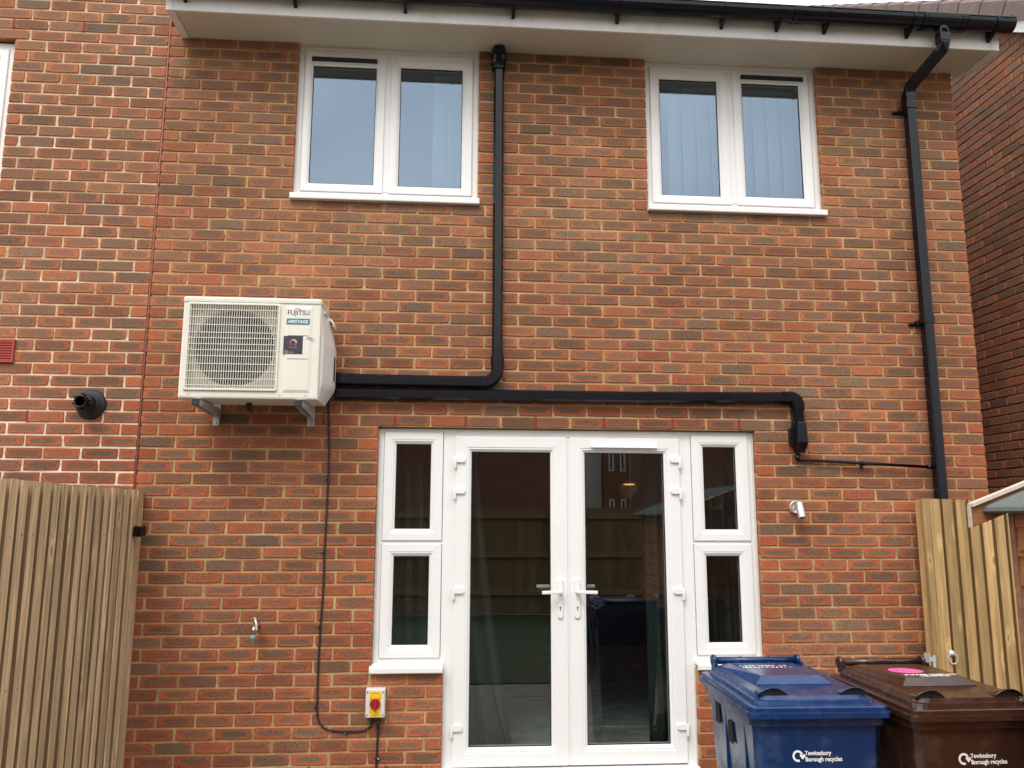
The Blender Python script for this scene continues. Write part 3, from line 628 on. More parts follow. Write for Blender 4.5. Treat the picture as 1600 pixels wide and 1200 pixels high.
for (sx0, sx1, gx0, gx1, lab) in ((1.963, 2.683, 2.067, 2.576, 'left leaf of the French door'), (2.698, 3.424, 2.800, 3.321, 'right leaf of the French door, with a white vent hood across its top')):
    m = MB(); z0, z1, gz0, gz1 = 0.040, 2.046, 0.150, 1.948; yy = y-0.018
    b = [gx0-sx0, sx1-gx1, gz0-z0, z1-gz1]
    def lp(t, yv, e=0.0): return [(sx0+b[0]*t+e, yv, z0+b[2]*t+e), (sx1-b[1]*t-e, yv, z0+b[2]*t+e), (sx1-b[1]*t-e, yv, z1-b[3]*t-e), (sx0+b[0]*t+e, yv, z1-b[3]*t-e)]
    m.loft([lp(0, yy+0.05), lp(0, yy+0.004), lp(0, yy, 0.004), lp(0.70, yy), lp(0.74, yy+0.003), lp(0.84, yy+0.003), lp(0.86, yy+0.007), lp(0.985, yy+0.015), lp(1.0, yy+0.021), lp(1.0, yy+0.07)], False, False)
    for (ax, az, bx, bz) in ((sx0+.004, z0+.004, gx0-b[0]*.28, gz0-b[2]*.28), (sx1-.004, z0+.004, gx1+b[1]*.28, gz0-b[2]*.28), (sx0+.004, z1-.004, gx0-b[0]*.28, gz1+b[3]*.28), (sx1-.004, z1-.004, gx1+b[1]*.28, gz1+b[3]*.28)):
        d = Vector((bx-ax, 0, bz-az)).normalized(); n = Vector((-d.z, 0, d.x))*0.0006; A, B_ = Vector((ax, yy-0.0003, az)), Vector((bx, yy-0.0003, bz))
        m.add([A-n, B_-n, B_+n, A+n], [(0, 1, 2, 3)], 1)
    d = m.build('french_door', ['upvc', 'silicone'], house); d['label'] = lab; doors.append(d)
    m = MB(); m.loft([[(gx0+i, q, gz0+i), (gx1-i, q, gz0+i), (gx1-i, q, gz1-i), (gx0+i, q, gz1-i)] for i, q in ((-0.001, yy+0.0205), (0.005, yy+0.0205), (0.005, yy+0.03))], False, False); m.build('gasket', 'seal', d)
    m = MB(); m.box(gx0+0.001, gx1-0.001, yy+0.026, yy+0.030, gz0+0.001, gz1-0.001); m.build('glass_pane', 'glassd', d)
m = MB(); m.box(2.6835, 2.6975, y-0.010, y+0.03, 0.042, 2.044); m.build('meeting_strip', 'upvc', fd)
# hinges
def hinge(parent, x, z, s):
    m = MB(); yy = y-0.018; P = rrect(0.030, 0.017, 0.012, 4)
    m.loft([[(x+s*0.038+a*s, q, z+b2) for a, b2 in P] for q in (yy-0.0005, yy-0.014)], True, True)
    m.bbox(min(x, x+s*0.03)-0.002, max(x, x+s*0.03), yy-0.013, yy, z-0.016, z+0.018, 0.002)
    m.lathe([(0.009, 0), (0.010, 0.004), (0.010, 0.070), (0.009, 0.074)], (x+s*0.004, yy-0.008, z-0.056), (0, 0, 1), 14)
    m.build('hinge', 'upvc', parent)
for z in (1.895, 1.697, 1.080, 0.267): hinge(doors[0], 1.958, z, 1)
for z in (1.905, 1.703, 1.072, 0.255): hinge(doors[1], 3.428, z, -1)
# handles
def handle(parent, x, s):
    yy = y-0.018; m = MB()
    P = rrect(0.0165, 0.123, 0.016, 5)
    m.loft([[(x+a*k, q, 1.030+b2*(1-(1-k)*0.2)) for a, b2 in P] for q, k in ((yy-0.0005, 1), (yy-0.010, 1), (yy-0.013, 0.85))])
    m.lathe([(0.013, 0), (0.013, 0.03), (0.010, 0.045)], (x, yy-0.01, 1.072), (0, -1, 0), 16)
    path = [(x-s*0.004, yy-0.05, 1.072), (x+s*0.02, yy-0.056, 1.072), (x+s*0.120, yy-0.056, 1.070)]
    m.sweep(path, rrect(0.007, 0.0105, 0.005, 3), up=(0, 0, 1), smooth=False)
    o = m.build('handle', 'upvc', parent, 0.0012)
    m = MB(); m.lathe([(0.0055, 0), (0.0055, 0.001)], (x, yy-0.0131, 0.976), (0, -1, 0), 14); m.box(x-0.0025, x+0.0025, yy-0.0141, yy-0.0131, 0.958, 0.974); m.build('keyhole', 'ink', parent)
    m = MB(); m.sweep([(x, yy+0.125, 1.095), (x+s*0.135, yy+0.125, 1.095)], rrect(0.008, 0.010, 0.004, 3), up=(0, 0, 1)); m.lathe([(0.012, 0), (0.012, 0.05)], (x, yy+0.125, 1.095), (0, -1, 0), 12); m.build('inner_handle', 'acplastic', parent)
handle(doors[0], 2.632, -1); handle(doors[1], 2.741, 1)
m = MB(); a, b, zz, yy = 2.845, 3.272, 1.992, y-0.018
m.loft([[(xx, yy-0.0005, zz+0.018), (xx, yy-0.012, zz+0.018), (xx, yy-0.026, zz-0.010), (xx, yy-0.024, zz-0.014), (xx, yy-0.0005, zz-0.014)] for xx in (a, b)])
m.loft([[(xx, yy-0.0005, zz+0.021), (xx, yy-0.013, zz+0.021), (xx, yy-0.028, zz-0.010), (xx, yy-0.0005, zz-0.010)] for xx in (a-0.004, a)])
m.build('trickle_vent', 'upvc', doors[1])

# room behind the doors
inner_box('lounge', 0.5, 5.0, 0.13, 5.0, -0.0, 2.35)
m = MB(); m.lathe([(0.0, 0.0), (0.06, 0.0), (0.065, 0.008), (0.05, 0.014), (0.01, 0.016)], (3.95, 3.9, 1.90), n=20); plamp = m.build('pendant_lamp', 'glow'); m = MB(); m.sweep([(3.95, 3.9, 1.917), (3.95, 3.9, 2.35)], rrect(0.004, 0.004, 0.001, 1), up=(0, 1, 0)); m.build('cord', 'seal', plamp)
tag(plamp, 'warm orange lamp glowing in the room behind the right French door glass', 'lamp')
pl = bpy.data.lights.new('pendant_light', 'POINT'); pl.energy = 1.5; pl.color = (1.0, 0.5, 0.2); pl.shadow_soft_size = 0.1
po = bpy.data.objects.new('pendant_light', pl); C.objects.link(po); po.location = (3.95, 3.9, 1.85)
def curtain(xa, xb, xc, xd, yb, z0, z1, label, seed):
    rng = random.Random(seed); m = MB(); n = 60; L = []
    for k in range(13):
        t = k/12; z = z1+(z0-z1)*t; row = []
        e = t**1.5
        for i in range(n):
            s = i/(n-1); x = (xa+(xb-xa)*s)*(1-e)+(xc+(xd-xc)*s)*e
            row.append((x, yb+0.035*math.sin(s*math.pi*2*7+0.6*math.sin(3*t))+0.02*math.sin(17*s+t*2), z))
        L.append(row)
    m.loft(L, False, False, 0, True, closed=False)
    o = m.build('curtain', 'curtain'); so_ = o.modifiers.new('thick', 'SOLIDIFY'); so_.thickness = 0.004
    tag(o, label, 'curtain')
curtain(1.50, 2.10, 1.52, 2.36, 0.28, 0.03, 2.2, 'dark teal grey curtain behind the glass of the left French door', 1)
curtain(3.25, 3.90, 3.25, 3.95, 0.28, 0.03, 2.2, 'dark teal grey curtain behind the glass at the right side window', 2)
# vertical blinds upstairs
def blinds(x0, x1, lab, skip=0.0):
    root = thing('vertical_blind', lab, 'blind', (0, 0, 0))
    m = MB(); m.box(x0, x1, 0.20, 0.235, 4.60, 4.635); m.build('headrail', 'blind', root)
    n = int((x1-x0)/0.105)
    for i in range(n):
        xx = x0+0.05+i*0.105; m = MB(); L = []
        for z in (4.60, 3.62):
            L.append([(xx+0.060*(j/6-0.5)*2*math.cos(R(22)), 0.2+0.022*(j/6-0.5)*2+0.004*math.cos(math.pi*(j/6-0.5)), z) for j in range(7)])
        m.loft(L, False, False, 0, True, closed=False); o = m.build('slat', 'blind', root)
        q = o.modifiers.new('thick', 'SOLIDIFY'); q.thickness = 0.0012
blinds(3.46, 4.42, 'closed pale vertical blind behind the right upstairs window')
blinds(1.78, 2.05, 'narrow stack of pale blind slats in the right pane of the left upstairs window')

# ================================================================ LEFT NEIGHBOUR
nb = thing('brick_house', 'adjoining brick house left of the movement joint with red air vent', 'house')
WL = (-2.2, -0.990, 3.525, 4.675)
brickwork('wall', nb, -4.0, -0.007, -27, 62, [WL], 'brick_left', 'mortar_left', 11)
m = MB(); m.box(-4, -0.01, 0.101, 6, -0.2, 6.8); m.build('side_wall', 'mortar', nb)
for x, k in ((-1.0125, -2), (-0.5625, -2), (-0.675, 33)): weep(nb, x, k)
m = MB(); x0, x1, z0, z1 = WL
ring(m, x0+0.003, x1-0.004, z0+0.004, z1-0.03, [(0, 0.11), (0, 0.05), (0.003, 0.048), (0.045, 0.048), (0.047, 0.04), (0.05, 0.038), (0.095, 0.038), (0.11, 0.05), (0.11, 0.08)])
wn_ = m.build('window', 'upvc', nb)
m = MB(); m.box(x0+0.10, x1-0.105, 0.060, 0.064, z0+0.10, z1-0.13); m.build('glass_pane', 'glass', wn_)
m = MB(); m.box(x0+0.05, x1-0.05, 0.095, 0.099, z0+0.05, z1-0.05); m.build('blind_back', 'seal', wn_)
m = MB(); m.box(-1.02, -0.787, -0.006, 0.01, 2.470, 2.615)
for i in range(8): m.box(-1.005, -0.80, -0.014, -0.0065, 2.482+i*0.016, 2.490+i*0.016)
ring(m, -1.022, -0.785, 2.468, 2.617, [(0, 0.0), (0, -0.014), (0.003, -0.017), (0.012, -0.017), (0.013, -0.006)])
m.build('air_brick', 'terra', nb)
m = MB(); m.lathe([(0.090, 0.001), (0.092, 0.008), (0.082, 0.020), (0.066, 0.028), (0.060, 0.045), (0.056, 0.050), (0.054, 0.050)], (-0.297, 0, 2.215), (0, -1, 0), 40, caps=True)
fl = m.build('boiler_flue', 'blackrough', nb)
m = MB(); m.lathe([(0.050, 0.03), (0.050, 0.10), (0.046, 0.105), (0.034, 0.11), (0.034, 0.150), (0.037, 0.152), (0.037, 0.162), (0.031, 0.162), (0.031, 0.12)], (-0.297, 0, 2.213), (0, -1, 0), 32, caps=False)
for i in range(6):
    a = R(60*i+20); m.box(-0.297+0.044*math.cos(a)-0.004, -0.297+0.044*math.cos(a)+0.004, -0.16, -0.10, 2.213+0.044*math.sin(a)-0.004, 2.213+0.044*math.sin(a)+0.004)
m.build('terminal', 'black', fl)

# ================================================================ RIGHT NEIGHBOUR
rn = thing('brick_house', 'dark brown brick gable wall with tiled roof edge beyond the right corner', 'house')
holder = bpy.data.objects.new('gable_wall_holder', None)
NX = 6.60
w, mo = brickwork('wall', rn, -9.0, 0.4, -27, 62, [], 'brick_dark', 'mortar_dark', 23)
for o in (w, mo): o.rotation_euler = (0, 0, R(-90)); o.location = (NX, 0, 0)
bpy.data.objects.remove(holder)
# verge running up the slope: (y, z) line from two measured points
ya, za, yb, zb_ = 0.601, 5.607, 3.743, 7.68
ang = math.atan2(zb_-za, yb-ya); dy_, dz_ = math.cos(ang), math.sin(ang)
def vp(s, h, x): return (x, ya+dy_*s-dz_*h, za+dz_*s+dy_*h)      # s along slope, h above it
# brick fill above is part of wall; cut top of wall is covered by the roof plane and barge
m = MB(); m.loft([[vp(s, -0.10, NX-0.06), vp(s, -0.10, NX-0.04), vp(s, 0.0, NX-0.04), vp(s, 0.0, NX-0.06)] for s in (-1.9, 4.75)])
m.loft([[vp(s, -0.10, NX-0.0395), vp(s, -0.10, NX+0.0), vp(s, -0.085, NX+0.0), vp(s, -0.085, NX-0.0395)] for s in (-1.9, 4.75)])
m.build('bargeboard', 'fascia', rn)
m = MB(); GGE = 0.345; s = -1.9; k = 0
while s < 4.75:
    m.cur = random.random()
    h0 = 0.022
    L = []
    for ss, hh in ((s, 0.017), (s+GGE+0.012, 0.004)):
        L.append([vp(ss, hh-0.02, NX-0.085), vp(ss, hh+0.125, NX-0.085), vp(ss, hh+0.150, NX-0.065), vp(ss, hh+0.150, NX+0.32), vp(ss, hh+0.13, NX+0.32), vp(ss, hh+0.11, NX-0.06), vp(ss, hh-0.02, NX-0.068)])
    m.loft(L); s += GGE
m.build('verge_tile', 'tile', rn)
m = MB(); 
for side in (1,):
    m.loft([[vp(s, 0.10, NX+0.3), vp(s, 0.10, NX+8), vp(s, 0.13, NX+8), vp(s, 0.13, NX+0.3)] for s in (-1.9, 4.75)])
m.build('roof', 'tile', rn)
# trim the gable wall under the roof line: remove brick/mortar above the verge
def trim(o, world=None):
    me = o.data; import bmesh
    bm = bmesh.new(); bm.from_mesh(me)
    # local x = -Y world, z = z : keep where z < za + (y-ya)*tan - 0.05
    kill = []
    for v in bm.verts:
        yw = -v.co.x
        if v.co.z > za + (yw-ya)*math.tan(ang) + 0.03: kill.append(v)
    bmesh.ops.delete(bm, geom=kill, context='VERTS'); bm.to_mesh(me); bm.free()
trim(w)
mo.data.clear_geometry(); mm_ = MB()
ys = [-0.4, 4.55, 9.0]
zt = lambda yy: za+(yy-ya)*math.tan(ang)-0.10 if yy <= 4.55 else zt(4.55)-(yy-4.55)*math.tan(ang)
pts = [(-0.4, -0.2), (9.0, -0.2), (9.0, zt(9.0)), (4.55, zt(4.55)), (-0.4, zt(-0.4))]
mm_.loft([[(-a, d, b) for a, b in pts] for d in (0.0055, 0.099)])
mo.data.from_pydata(mm_.v, [], mm_.f); mo.data.update()
if not mo.data.materials: mo.data.materials.append(MT['mortar_dark'])

# ================================================================ AIR CONDITIONER
ac = thing('air_conditioner', 'cream outdoor air conditioning unit with round fan grille on wall brackets', 'air conditioner', (0.752, -0.27, 2.205))
AX0, AX1, AY0, AY1, AZ0, AZ1 = 0.354-0.752, 1.152-0.752, -0.42+0.27, -0.115+0.27, 0.0, 0.605
GX0, GX1, GZ0, GZ1 = AX0+0.030, AX0+0.562, 0.045, 0.568
m = MB()
P = rrect((AX1-AX0)/2, (AY1-AY0)/2, 0.018, 4); cxm, cym = (AX0+AX1)/2, (AY0+AY1)/2
# body: four sides built around the grille opening
m.box(AX0+0.002, AX1, AY0+0.075, AY1, AZ0+0.004, AZ1-0.022)
b_ = 0.012
m.loft([[(AX0, AY0+0.075, AZ0), (AX1, AY0+0.075, AZ0), (AX1, AY0+0.075, AZ1-0.02), (AX0, AY0+0.075, AZ1-0.02)],
        [(AX0, AY0+b_, AZ0), (AX1, AY0+b_, AZ0), (AX1, AY0+b_, AZ1-0.02), (AX0, AY0+b_, AZ1-0.02)],
        [(AX0+0.003, AY0+0.003, AZ0+0.003), (AX1-0.003, AY0+0.003, AZ0+0.003), (AX1-0.003, AY0+0.003, AZ1-0.02), (AX0+0.003, AY0+0.003, AZ1-0.02)],
        [(AX0+b_, AY0, AZ0+b_), (AX1-b_, AY0, AZ0+b_), (AX1-b_, AY0, AZ1-0.02), (AX0+b_, AY0, AZ1-0.02)],
        [(GX0+0.012, AY0, GZ0+0.012), (GX1-0.012, AY0, GZ0+0.012), (GX1-0.012, AY0, GZ1-0.012), (GX0+0.012, AY0, GZ1-0.012)],
        [(GX0+0.012, AY0+0.07, GZ0+0.012), (GX1-0.012, AY0+0.07, GZ0+0.012), (GX1-0.012, AY0+0.07, GZ1-0.012), (GX0+0.012, AY0+0.07, GZ1-0.012)]], False, False)
body = m.build('casing', 'ac', ac)
m = MB(); L = []
for z, e in ((AZ1-0.030, 0.003), (AZ1-0.012, 0.004), (AZ1-0.003, 0.001), (AZ1, -0.006)):
    L.append([(cxm+a*(1+e/0.4), cym-0.002+b2*(1+e/0.15), z) for a, b2 in P])
m.loft(L); m.build('top_cover', 'ac', ac)
# right embossed panel
m = MB(); ex0, ex1 = GX1+0.030, AX1-0.048
m.loft([[(ex0+i, q, 0.040+i), (ex1-i, q, 0.040+i), (ex1-i, q, 0.560-i), (ex0+i, q, 0.560-i)] for i, q in ((0, AY0-0.0005), (0.016, AY0-0.006))], False, True)
m.build('front_panel', 'ac', ac)
yd = AY0-0.0062
for z in (0.377, 0.238): m = MB(); m.box(ex0+0.020, ex1-0.020, yd-0.0006, yd+0.001, z, z+0.0030); m.build('panel_groove', 'fan', ac)
tx = (ex0+ex1)/2-0.004
text('logo_text', 'FUJITSU', 0.0385, (tx, yd-0.0002, 0.505), UPR, 'ink', ac, align='CENTER', sx=0.98, bold=0.0004)
# loop over the J of the logo
m = MB()
for (ox_, oz_, rx, rz, a0, a1) in ((-0.012, 0.540, 0.0065, 0.0065, -30, 250), (0.0015, 0.536, 0.007, 0.010, -60, 170)):
    pts = [(tx+ox_+rx*math.cos(R(a)), yd-0.0006, oz_+rz*math.sin(R(a))) for a in range(a0, a1, 20)]
    m.tube(pts, 0.0011, 6)
m.build('logo_mark', 'ink', ac)
m = MB(); m.bbox(tx-0.067, tx+0.067, yd-0.002, yd, 0.446, 0.482, 0.0015); bd = m.build('badge', 'teal', ac)
text('badge_text', 'AIRSTAGE', 0.0265, (tx, yd-0.0024, 0.4545), UPR, 'white', bd, align='CENTER', sx=0.98, bold=0.0004)
m = MB(); sx0, sx1, sz0, sz1 = tx-0.079, tx+0.032, 0.268, 0.376; m.bbox(sx0, sx1, yd-0.0014, yd, sz0, sz1, 0.0005); st = m.build('sticker', 'sticker', ac)
cxx, czz = (sx0+sx1)/2, 0.336
m = MB(); cols = ['s_pink', 's_yellow', 's_blue', 's_purple', 's_orange']
for i in range(12):
    a0, a1 = R(30*i+2), R(30*i+28); r0, r1 = 0.0135, 0.0225
    if i in (8, 9): continue
    pp = [(cxx+rr*math.cos(a), yd-0.0018, czz+rr*0.95*math.sin(a)) for rr, a in ((r0, a0), (r1, a0), (r1, a1), (r0, a1))]
    m.add(pp, [(0, 1, 2, 3)], (1, 1, 1, 4, 0, 0, 3, 3, 3, 2, 2, 2)[i])
m.build('sticker_ring', cols, st)
text('sticker_text', 'COOL AIR', 0.0105, (cxx, yd-0.0018, 0.3035), UPR, 's_orange', st, align='CENTER', ext=0.0001)
m = MB()
for i, wd in enumerate((0.022, 0.055, 0.020)): m.box(sx0+0.006, sx0+0.006+wd, yd-0.0018, yd-0.0014, 0.285-i*0.007, 0.2865-i*0.007)
m.build('sticker_lines', 'grey', st)
m = MB(); m.bbox(tx+0.050, tx+0.090, yd-0.001, yd, 0.356, 0.374, 0.0004); rl = m.build('refrigerant_label', 'grey', ac)
text('refrigerant_text', 'R32', 0.0165, (tx+0.070, yd-0.0013, 0.3595), UPR, 'ink', rl, align='CENTER', ext=0.0001, bold=0.0005)
# grille frame and bars
m = MB()
L = []
for hwd, q, rad in ((0, 0.0005, 0.010), (0, -0.008, 0.010), (0.003, -0.011, 0.009), (0.011, -0.011, 0.006), (0.014, -0.004, 0.004), (0.014, 0.01, 0.004)):
    PR = rrect((GX1-GX0)/2-hwd, (GZ1-GZ0)/2-hwd, rad, 3); L.append([((GX0+GX1)/2+a, AY0+q, (GZ0+GZ1)/2+b2) for a, b2 in PR])
m.loft(L, False, False)
nb_ = 37
for i in range(nb_):
    x = GX0+0.018+(GX1-GX0-0.036)*i/(nb_-1)
    m.box(x-0.0014, x+0.0014, AY0-0.0072, AY0+0.004, GZ0+0.010, GZ1-0.010)
zs_ = [0.062, 0.102, 0.148, 0.194, 0.242, 0.279, 0.316, 0.354, 0.388, 0.436, 0.484, 0.530]
zs_ = [GZ0+(z-0.03)*0.96 for z in zs_]
for z in zs_: m.box(GX0+0.010, GX1-0.010, AY0-0.0092, AY0-0.0012, z-0.0018, z+0.0018)
gri = m.build('grille', 'ac', ac)
# baffle with round hole, bell mouth, fan
m = MB(); gcx, gcz, gr_ = (GX0+GX1)/2-0.004, (GZ0+GZ1)/2+0.004, 0.231
n = 64; outer = []; inner = []
for i in range(n):
    a = 2*math.pi*i/n; c, s_ = math.cos(a), math.sin(a); k_ = 1/max(abs(c), abs(s_)); hwx, hwz = (GX1-GX0)/2-0.012, (GZ1-GZ0)/2-0.012
    outer.append(((GX0+GX1)/2+c*k_*hwx, AY0+0.040, (GZ0+GZ1)/2+s_*k_*hwz)); inner.append((c, s_))
L = [outer] + [[(gcx+c*rr, AY0+q, gcz+s_*rr) for c, s_ in inner] for rr, q in ((gr_+0.012, 0.040), (gr_+0.003, 0.043), (gr_, 0.052), (gr_-0.004, 0.0745))]
m.loft(L, False, False, 0, False); m.build('baffle', 'acshade', ac)
m = MB(); m.lathe([(0.001, 0.0), (gr_+0.01, 0.0)], (gcx, AY0+0.0746, gcz), (0, -1, 0), 48, caps=False); m.build('coil', 'coil', ac)
m = MB(); m.lathe([(0.062, -0.0005), (0.062, 0.012), (0.045, 0.022), (0.012, 0.025), (0.0115, 0.032), (0.001, 0.032)], (gcx, AY0+0.072, gcz), (0, -1, 0), 32, caps=False)
for k in range(3):
    L = []
    for j in range(9):
        t = j/8; rad = 0.055+0.165*t; sw = R(120*k+90)+0.35*t; wd = 0.42+0.15*t
        L.append([(gcx+rad*math.cos(sw+w_*wd), AY0+0.070-0.020*(w_+1)/2, gcz+rad*math.sin(sw+w_*wd)) for w_ in (-1, -0.5, 0, 0.5, 1)])
    m.loft(L, False, False, 0, True, closed=False)
m.build('fan', 'fan', ac)
# valve cover on the right
m = MB(); X = AX1-0.0005
sec = [(X, 0.565), (X+0.010, 0.560), (X+0.022, 0.500), (X+0.048, 0.380), (X+0.055, 0.350), (X+0.055, 0.110), (X+0.045, 0.085), (X, 0.012)]
L = []
for q, kx in ((AY0+0.030, 0.15), (AY0+0.040, 0.30), (AY0+0.16, 0.85), (AY0+0.20, 1.0), (AY1+0.005, 1.0)):
    L.append([(X+(a-X)*kx, q, b2) for a, b2 in sec])
m.loft(L)
m.box(AX1-0.001, AX1+0.018, AY0+0.05, AY0+0.16, 0.530, 0.545)
vc = m.build('valve_cover', 'acplastic', ac, 0.003)
m = MB(); m.add([(X+0.0556, AY0+0.215, 0.30), (X+0.0556, AY0+0.275, 0.30), (X+0.0556, AY0+0.275, 0.15), (X+0.0556, AY0+0.215, 0.15)], [(0, 1, 2, 3)]); m.build('pipe_slot', 'coil', vc)
m = MB(); m.loft([[(X+0.001, q, 0.545), (X+0.030, q, 0.535), (X+0.047, q, 0.515), (X+0.050, q, 0.485), (X+0.044, q, 0.485), (X+0.040, q, 0.505), (X+0.024, q, 0.520), (X+0.001, q, 0.522)] for q in (AY0+0.20, AY1+0.004)]); m.build('carry_handle', 'acplastic', vc, 0.002)
m = MB()
for x in (AX0+0.06, AX0+0.58, AX1-0.07): m.lathe([(0.0035, 0), (0.0035, 0.001)], (x, AY0-0.0003, 0.022), (0, -1, 0), 8)
m.build('screw', 'ink', ac)
m = MB(); m.lathe([(0.018, 0), (0.018, 0.03), (0.011, 0.032), (0.011, 0.045)], (AX0+0.36, AY0+0.20, 0.0), (0, 0, -1), 14); m.tube([(AX0+0.36, AY0+0.20, -0.035), (AX0+0.36, AY0+0.26, -0.04)], 0.009, 8); m.build('drain_spigot', 'blackrough', ac)
# wall bracket for the unit
br = thing('wall_bracket', 'pair of galvanised steel brackets carrying the air conditioner', 'bracket', (0.75, 0, 2.1))
for x in (0.467-0.75, 1.048-0.75):
    m = MB(); zt_ = 0.0985
    m.box(x-0.02, x+0.02, -0.440, -0.004, zt_-0.004, zt_); 
    m.loft([[(x-0.02, q, zt_-0.004), (x-0.02, q, zt_-d), (x-0.017, q, zt_-d), (x-0.017, q, zt_-0.004)] for q, d in ((-0.44, 0.036), (-0.06, 0.052), (-0.004, 0.052))])
    m.loft([[(x+0.017, q, zt_-0.004), (x+0.017, q, zt_-d), (x+0.02, q, zt_-d), (x+0.02, q, zt_-0.004)] for q, d in ((-0.44, 0.036), (-0.06, 0.052), (-0.004, 0.052))])
    m.box(x-0.022, x+0.022, -0.004, -0.001, -0.008, zt_+0.2); m.box(x+0.018, x+0.022, -0.030, -0.004, -0.008, 0.045)
    arm = m.build('bracket_arm', 'galv', br)
    m = MB(); m.bbox(x-0.021, x+0.021, -0.446, -0.437, zt_-0.038, zt_+0.001, 0.003); m.build('end_cap', 'blackrough', arm)
    m = MB(); m.lathe([(0.011, 0), (0.011, 0.003), (0.008, 0.003), (0.008, 0.010)], (x-0.004, -0.004, 0.010), (0, -1, 0), 6, smooth=False); m.build('bolt', 'steel', arm); m = MB(); m.lathe([(0.008, 0), (0.008, 0.008)], (x-0.0201, -0.055, 0.072), (-1, 0, 0), 6, smooth=False); m.build('bolt', 'steel', arm)

# ================================================================ PIPE TRUNKING
def trunk_prof(w, d): return [(-w/2, 0), (-w/2, d*0.72), (-w/2+d*0.18, d), (w/2-d*0.18, d), (w/2, d*0.72), (w/2, 0)]
tw, td = 0.072, 0.062
ta = thing('pipe_trunking', 'black plastic trunking from the air conditioner up to the soffit beside left window', 'trunking', (2.225, 0, 2.39), group='black pipe trunking runs')
def T(pts, o): return [(a-o[0], b-o[1], c-o[2]) for a, b, c in pts]
oo = (2.225, 0, 2.39)
m = MB(); m.sweep(T([(1.20, -0.001, 2.392), (2.17, -0.001, 2.388)], oo), trunk_prof(0.074, td)); m.build('horizontal_run', 'black', ta)
m = MB(); m.sweep(T([(2.222, -0.001, 2.47), (2.222, -0.001, 4.62)], oo), trunk_prof(0.066, td)); m.build('vertical_run', 'black', ta)
m = MB(); P2 = trunk_prof(0.078, td+0.004)
arc = [(2.10, 2.389)] + [(2.140+0.084*math.sin(R(a)), 2.473-0.084*math.cos(R(a))) for a in range(0, 91, 15)] + [(2.224, 2.515)]
m.sweep(T([(a, -0.001, b2) for a, b2 in arc], oo), P2)
m.sweep(T([(2.223, -0.001, 2.515), (2.223, -0.001, 2.56)], oo), trunk_prof(0.084, td+0.006)); m.build('elbow', 'black', ta)
m = MB(); m.sweep(T([(2.220, -0.001, 4.565), (2.220, -0.001, 4.60)], oo), trunk_prof(0.086, td+0.012)); 
L = []
for q, hw_, z0_, z1_ in ((0.0, 0.052, 4.60, 4.718), (0.06, 0.052, 4.595, 4.718), (0.095, 0.040, 4.61, 4.715), (0.102, 0.030, 4.63, 4.70)):
    PR = rrect(hw_, (z1_-z0_)/2, 0.024, 4); L.append([(2.220-2.225+a, -q-0.001, (z0_+z1_)/2-2.39+b2) for a, b2 in PR])
m.loft(L, smooth=False); m.build('wall_cap', 'black', ta)
m = MB(); m.sweep(T([(1.20, -0.001, 2.392), (1.235, -0.001, 2.392)], oo), trunk_prof(0.082, td+0.006)); m.build('end_collar', 'black', ta)
oo = (3.0, 0, 2.3)
tb = thing('pipe_trunking', 'long horizontal black trunking run above the French doors, turning down at its right end', 'trunking', oo, group='black pipe trunking runs')
m = MB(); m.sweep(T([(1.20, -0.001, 2.302), (3.20, -0.001, 2.306), (4.17, -0.001, 2.318)], oo), trunk_prof(0.072, td)); m.build('horizontal_run', 'black', tb)
m = MB(); arc = [(4.11, 2.317)] + [(4.165+0.048*math.sin(R(a)), 2.269+0.048*math.cos(R(a))) for a in range(0, 91, 15)] + [(4.213, 2.235)]
m.sweep(T([(a, -0.001, b2) for a, b2 in arc], oo), trunk_prof(0.080, td+0.005)); m.build('elbow', 'black', tb)
m = MB(); m.sweep(T([(4.213, -0.001, 2.235), (4.212, -0.001, 2.165)], oo), trunk_prof(0.070, td)); m.build('drop', 'black', tb)
m = MB(); m.sweep(T([(3.205, -0.001, 2.306), (3.245, -0.001, 2.3065)], oo), trunk_prof(0.078, td+0.004)); m.build('coupler', 'black', tb)
m = MB(); m.sweep(T([(1.20, -0.001, 2.302), (1.235, -0.001, 2.302)], oo), trunk_prof(0.080, td+0.006)); m.build('end_collar', 'black', tb)
for xx in (1.9, 2.75, 3.7):
    m = MB(); m.lathe([(0.0045, 0), (0.0045, 0.0008)], (xx-3.0, -0.058, 2.331-2.3), (0, -0.6, 0.8), 8); m.build('screw', 'blackrough', tb)
# condensate pump under the trunking
cpo = (4.213, 0, 2.06); cpu = thing('condensate_pump', 'bulky black condensate pump housing at the end of the long trunking', 'pump', cpo)
m = MB(); L = []
for z, hw_, d in ((2.172, 0.034, 0.064), (2.150, 0.040, 0.085), (2.02, 0.044, 0.092), (1.975, 0.030, 0.080), (1.955, 0.024, 0.060)):
    L.append([(-hw_, -0.001, z-2.06), (-hw_, -d*0.7, z-2.06), (-hw_*0.7, -d, z-2.06), (hw_*0.7, -d, z-2.06), (hw_, -d*0.7, z-2.06), (hw_, -0.001, z-2.06)])
m.loft(L); m.build('housing', 'black', cpu, 0.004)
m = MB(); L = []
for q, k in ((0.001, 1.0), (0.040, 1.0), (0.052, 0.8)):
    L.append([(-0.038+a*k*1.0, -q, 0.0+b2*k) for a, b2 in rrect(0.026, 0.062, 0.024, 5)])
m.loft(L); m.build('side_lobe', 'black', cpu)
